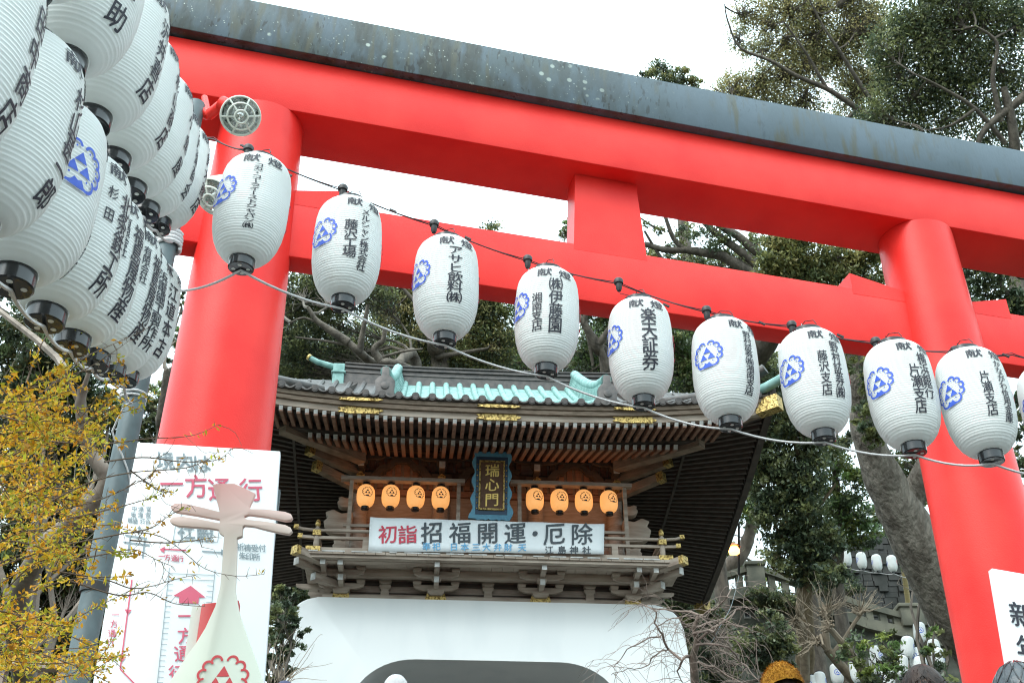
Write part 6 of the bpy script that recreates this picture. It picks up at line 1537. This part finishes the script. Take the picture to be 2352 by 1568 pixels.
def small_lanterns():
    G = 'small white lanterns strung along the right slope'
    def put(x, y, z, tilt, label, rz):
        P = at(x, y, z); ax = np.array([tilt, 0, 1.]); ax /= np.linalg.norm(ax)
        r = add_lantern(P - ax * .32, ax, rz, label, G, None)
        return P
    A = []
    for i, (x, y, lab) in enumerate(((1914, 1272, 'small white lantern at the left end of the far row, half behind leaves'), (1944, 1281, 'small white lantern second from the left in the far row by the stone wall'), (1979, 1287, 'small white lantern in the middle of the far row by the stone wall'), (2014, 1292, 'small white lantern second from the right in the far row by the stone wall'), (2049, 1294, 'small white lantern next to the bamboo pole in the far row'))):
        A.append(put(x, y, 38, 0, lab, math.radians(-60 - 10 * i)))
    A.append(put(2094, 1306, 38, -.28, 'small tilted white lantern right of the bamboo pole', 1.2)); A.append(put(2137, 1368, 36, -.06, 'small white lantern with dark characters hanging by the right pillar', 1.0))
    lo_ = ((2144, 1425, 33, 0), (2112, 1452, 31, .1), (2084, 1486, 29, .2), (2146, 1492, 30, 0), (2154, 1512, 29, .1), (2106, 1512, 29, .3), (2114, 1533, 28, .2), (1968, 1541, 28, 0), (2013, 1508, 29, .1), (2012, 1526, 29, 0), (2070, 1530, 28, .2), (1884, 1566, 31, 0), (1866, 1574, 31, 0), (1922, 1548, 30, 0), (2040, 1560, 28, 0))
    nm = ('just left of the right pillar, below the hanging row', 'below the end of the balustrade', 'with a red crest above the dark haired person', 'behind leaves near the right pillar', 'lowest beside the right pillar', 'tilted, in the leaves left of the right pillar', 'tilted, just above the dark haired person', 'large and clear of leaves between two bare branches', 'deep in the green shrub, upper one', 'deep in the green shrub, lower one', 'half hidden above the dark hair', 'low beside the mustard yellow hat', 'partly covered by the mustard yellow hat', 'behind the forked bare branch', 'at the foot of the green shrub')
    for (x, y, z, tl), n in zip(lo_, nm): put(x, y, z, tl, 'small white lantern ' + n, math.radians(-80 + 37 * (x % 5)))
    d = np.array([0, 0, .34])
    rope('rope', 'thin white rope under the far row of small lanterns', [p - d for p in A], .012, M_ROPE, sag=.03)
    rope('rope', 'thin white rope from the bamboo pole towards the right pillar', [at(2086, 1386, 37.5), at(2137, 1392, 36), at(2160, 1408, 35)], .012, M_ROPE, sag=.03)
    rope('wire', 'thin dark wire above the far row of small lanterns', [at(1880, 1240, 38)] + [p + d * 1.15 for p in A[:5]] + [at(2074, 1270, 38)], .008, M_WIRE, 'cable', sag=.02)
    rope('wire', 'thin grey wire slanting down from the corner lamp post', [at(1697, 1322, 34), at(1680, 1390, 30), at(1652, 1440, 26), at(1632, 1475, 24)], .010, M_STEEL, 'cable', sag=.03)
    t = thing('bamboo_pole', 'upright yellowish bamboo pole holding the far lantern row', 'pole', at(2088, 1400, 38))
    a, b = at(2088, 1402, 38), at(2072, 1278, 38); mb = MB()
    for i in range(6): mb.tube([a + (b - a) * (i / 6), a + (b - a) * ((i + .97) / 6)], .085, 10); mb.tube([a + (b - a) * ((i + .96) / 6), a + (b - a) * ((i + 1) / 6)], .095, 10)
    mb.build('culm', mat('bamboo', (.42, .33, .16), rough=.5), t, smooth=50)
    t = thing('lamp_post', 'thin dark lamp post with a small lit orange lamp beside the gate eaves', 'lamp', at(1697, 1318, 34))
    MB().tube([at(1697, 1320, 34), at(1697, 1200, 34)], .035, 8).build('mast', M_WIRE, t)
    mb = MB(); mb.lathe([(.02, -.14), (.15, -.1), (.17, 0), (.12, .1), (.03, .14)], 14, at(1686, 1263, 34)); mb.build('lit_globe', mat('lit_lamp', (1, .5, .15), emit=4, emitcol=(1, .42, .1)), t, smooth=60)
    mb = MB(); mb.lathe([(.16, .12), (.2, .1), (.06, .22), (.03, .24)], 14, at(1686, 1263, 34)); mb.bar(at(1686, 1258, 34), at(1697, 1256, 34), .03, .03); mb.build('lamp_hood', mat('orange_hood', (.5, .16, .04), rough=.5), t, smooth=40)
small_lanterns()
def pollards():
    rg = np.random.default_rng(71)
    def one(label, trunk, limbs, fists, z):
        t = thing('pollard_tree', label, 'tree', at(*trunk[0][:2], z) - np.array([0, 0, 2.5]), 0, 'pollarded trees in front of the retaining wall')
        mb = MB(); P = [at(x, y, z) for x, y, r in trunk]; mb.tube([P[0] - np.array([0, 0, 2.5])] + P, [trunk[0][2]] + [r for x, y, r in trunk], 10); mb.build('trunk', mat('smooth_bark', (.19, .15, .10), rough=.85, col2=(.12, .09, .06), nscale=9, bump=.2), t, smooth=60)
        mb = MB()
        for L in limbs: mb.tube([at(x, y, z) for x, y, r in L], [r for x, y, r in L], 8)
        for x, y, r, n, a0, a1 in fists:
            c = at(x, y, z)
            for _ in range(9): mb.tube([c - np.array([0, 0, .06]), c + rg.normal(0, .07, 3), c + rg.normal(0, .11, 3)], [.05, .045, .02], 6)
            for _ in range(int(n * .42)):
                a = math.radians(rg.uniform(a0, a1)); l = r * z / FD * rg.uniform(.5, 1.15)
                d = R_ * math.cos(a) + U_ * math.sin(a) + F_ * rg.normal(0, .45); e = c + d * l + np.array([0, 0, .12 * l])
                Q = curve(c, e, rg, 6, .05, -.05); mb.tube(Q, list(np.linspace(.011, .004, 6)), 3, cap=False)
                if rg.random() < .5:
                    s = Q[3]; mb.tube(curve(s, s + d * l * .4 + rg.normal(0, .12 * l, 3), rg, 4, .08), [.008, .006, .005, .004], 3, cap=False)
        mb.build('branches', mat('pale_twig', (.25, .20, .145), rough=.9), t)
    one('pollarded bare tree whose twig ball stands before the slim tan trunk', [(1850, 1600, .14), (1848, 1500, .13), (1842, 1440, .12)], [[(1842, 1440, .1), (1832, 1425, .1)]], [(1828, 1425, 62, 90, 60, 260), (1850, 1440, 45, 40, 150, 300), (1838, 1405, 50, 30, 40, 150)], 31)
    one('pollarded bare tree with two curved limbs and upright twigs, left of the green shrub', [(1990, 1600, .13), (1960, 1560, .125), (1925, 1520, .12), (1900, 1490, .11)],
        [[(1900, 1490, .10), (1896, 1450, .09), (1893, 1425, .08)], [(1935, 1530, .09), (1912, 1500, .09), (1890, 1478, .08)], [(1912, 1500, .06), (1940, 1465, .055), (1962, 1430, .05), (1975, 1412, .05)]], [(1895, 1412, 62, 80, 30, 170), (1876, 1470, 60, 45, 110, 240), (1975, 1404, 62, 70, 10, 170), (1900, 1398, 70, 20, 60, 130)], 29)
    one('pollarded bare tree with a forked pale trunk, nearest the dark haired person', [(2010, 1610, .12), (1995, 1580, .12), (1970, 1520, .10), (1930, 1470, .09)], [[(1930, 1470, .08), (1905, 1440, .07)]], [(1905, 1438, 45, 30, 60, 200)], 27)
    # weeping plum in front of the gate base
    z = 15.
    t = thing('weeping_tree', 'bare weeping tree with fine drooping twigs before the right corner of the gate base', 'tree', at(1597, 1640, z) - np.array([0, 0, .8]))
    mb = MB(); mb.tube([at(x, y, z) for x, y in ((1597, 1640), (1597, 1570), (1592, 1506), (1602, 1471), (1594, 1444), (1605, 1412))], [.065, .06, .05, .042, .034, .025], 9); mb.build('trunk', mat('plum_bark', (.20, .15, .12), rough=.9, col2=(.1, .08, .06), nscale=12, bump=.5), t, smooth=60)
    mb = MB(); mains = [([(1589, 1508), (1567, 1516), (1535, 1490), (1522, 1455), (1503, 1430), (1508, 1404), (1471, 1385)], .022), ([(1535, 1490), (1514, 1498), (1492, 1524), (1444, 1533), (1404, 1549)], .012), ([(1605, 1412), (1551, 1402), (1511, 1398), (1470, 1386)], .016), ([(1602, 1471), (1640, 1440), (1690, 1400), (1716, 1395)], .02), ([(1594, 1444), (1640, 1450), (1690, 1470), (1722, 1510)], .018),
        ([(1605, 1412), (1640, 1400), (1670, 1370), (1688, 1352)], .015), ([(1600, 1480), (1650, 1480), (1700, 1520), (1740, 1560)], .018), ([(1567, 1516), (1555, 1540), (1570, 1568)], .016), ([(1595, 1520), (1640, 1530), (1690, 1560), (1730, 1580)], .02), ([(1602, 1440), (1660, 1420), (1715, 1440), (1745, 1480)], .014), ([(1522, 1455), (1480, 1470), (1440, 1490), (1410, 1530)], .012), ([(1594, 1444), (1560, 1420), (1530, 1425), (1500, 1450)], .012)]
    for pts, r in mains:
        P = []; A = [at(x, y, z + rg.normal(0, .25)) for x, y in pts]
        for a, b in zip(A[:-1], A[1:]): P += curve(a, b, rg, 5, .05)[:-1]
        P.append(A[-1]); mb.tube(P, list(np.linspace(r, r * .3, len(P))), 6)
        for q in range(int(len(P) * 1.1)):
            s = P[rg.integers(1, len(P))]; l = rg.uniform(.15, .6); d = R_ * rg.normal(0, 1) + F_ * rg.normal(0, .5) + np.array([0, 0, rg.normal(-.1, .5)]); d /= np.linalg.norm(d)
            e = s + d * l; e[2] -= l * .35; Q = curve(s, e, rg, 6, .05, .14); mb.tube(Q, list(np.linspace(.0042, .0018, 6)), 3, cap=False)
            if rg.random() < .7:
                s2 = Q[3]; e2 = s2 + d * l * .5 + rg.normal(0, .1, 3) - np.array([0, 0, .12]); mb.tube(curve(s2, e2, rg, 4, .06, .1), [.0035, .003, .0025, .0018], 3, cap=False)
    mb.build('branches', mat('plum_twig', (.19, .14, .115), rough=.9), t)
    z = 14.
    t = thing('bare_shrub', 'low bare shrub of thin arching twigs at the left edge of the gate base', 'shrub', at(640, 1600, z)); mb = MB()
    for k in range(26):
        s = at(rg.uniform(610, 660), rg.uniform(1560, 1590), z); e = s + R_ * rg.uniform(-.15, .6) + np.array([0, rg.normal(0, .2), rg.uniform(.1, .75)]); mb.tube(curve(s, e, rg, 7, .08, .1), list(np.linspace(.006, .002, 7)), 3, cap=False)
    mb.build('stems', mat('pale_twig', (.25, .20, .145)), t)
    t = thing('wooden_rail', 'weathered grey plank rail at the bottom left, behind the autumn shrub', 'fence', at(60, 1560, 8.)); mb = MB()
    mb.bar(at(-60, 1526, 8), at(165, 1532, 8), .10, .045); mb.build('plank', M_GWOOD, t, bevel=.004)
    for x in (5, 150): MB().bar(at(x, 1537, 8), at(x, 1537, 8) - np.array([0, 0, 2.0]), .07, .07, up=(0, 1, 0)).build('post', M_GWOOD, t)
pollards()
for o in S.objects:
    if '_mi' in o: del o['_mi']
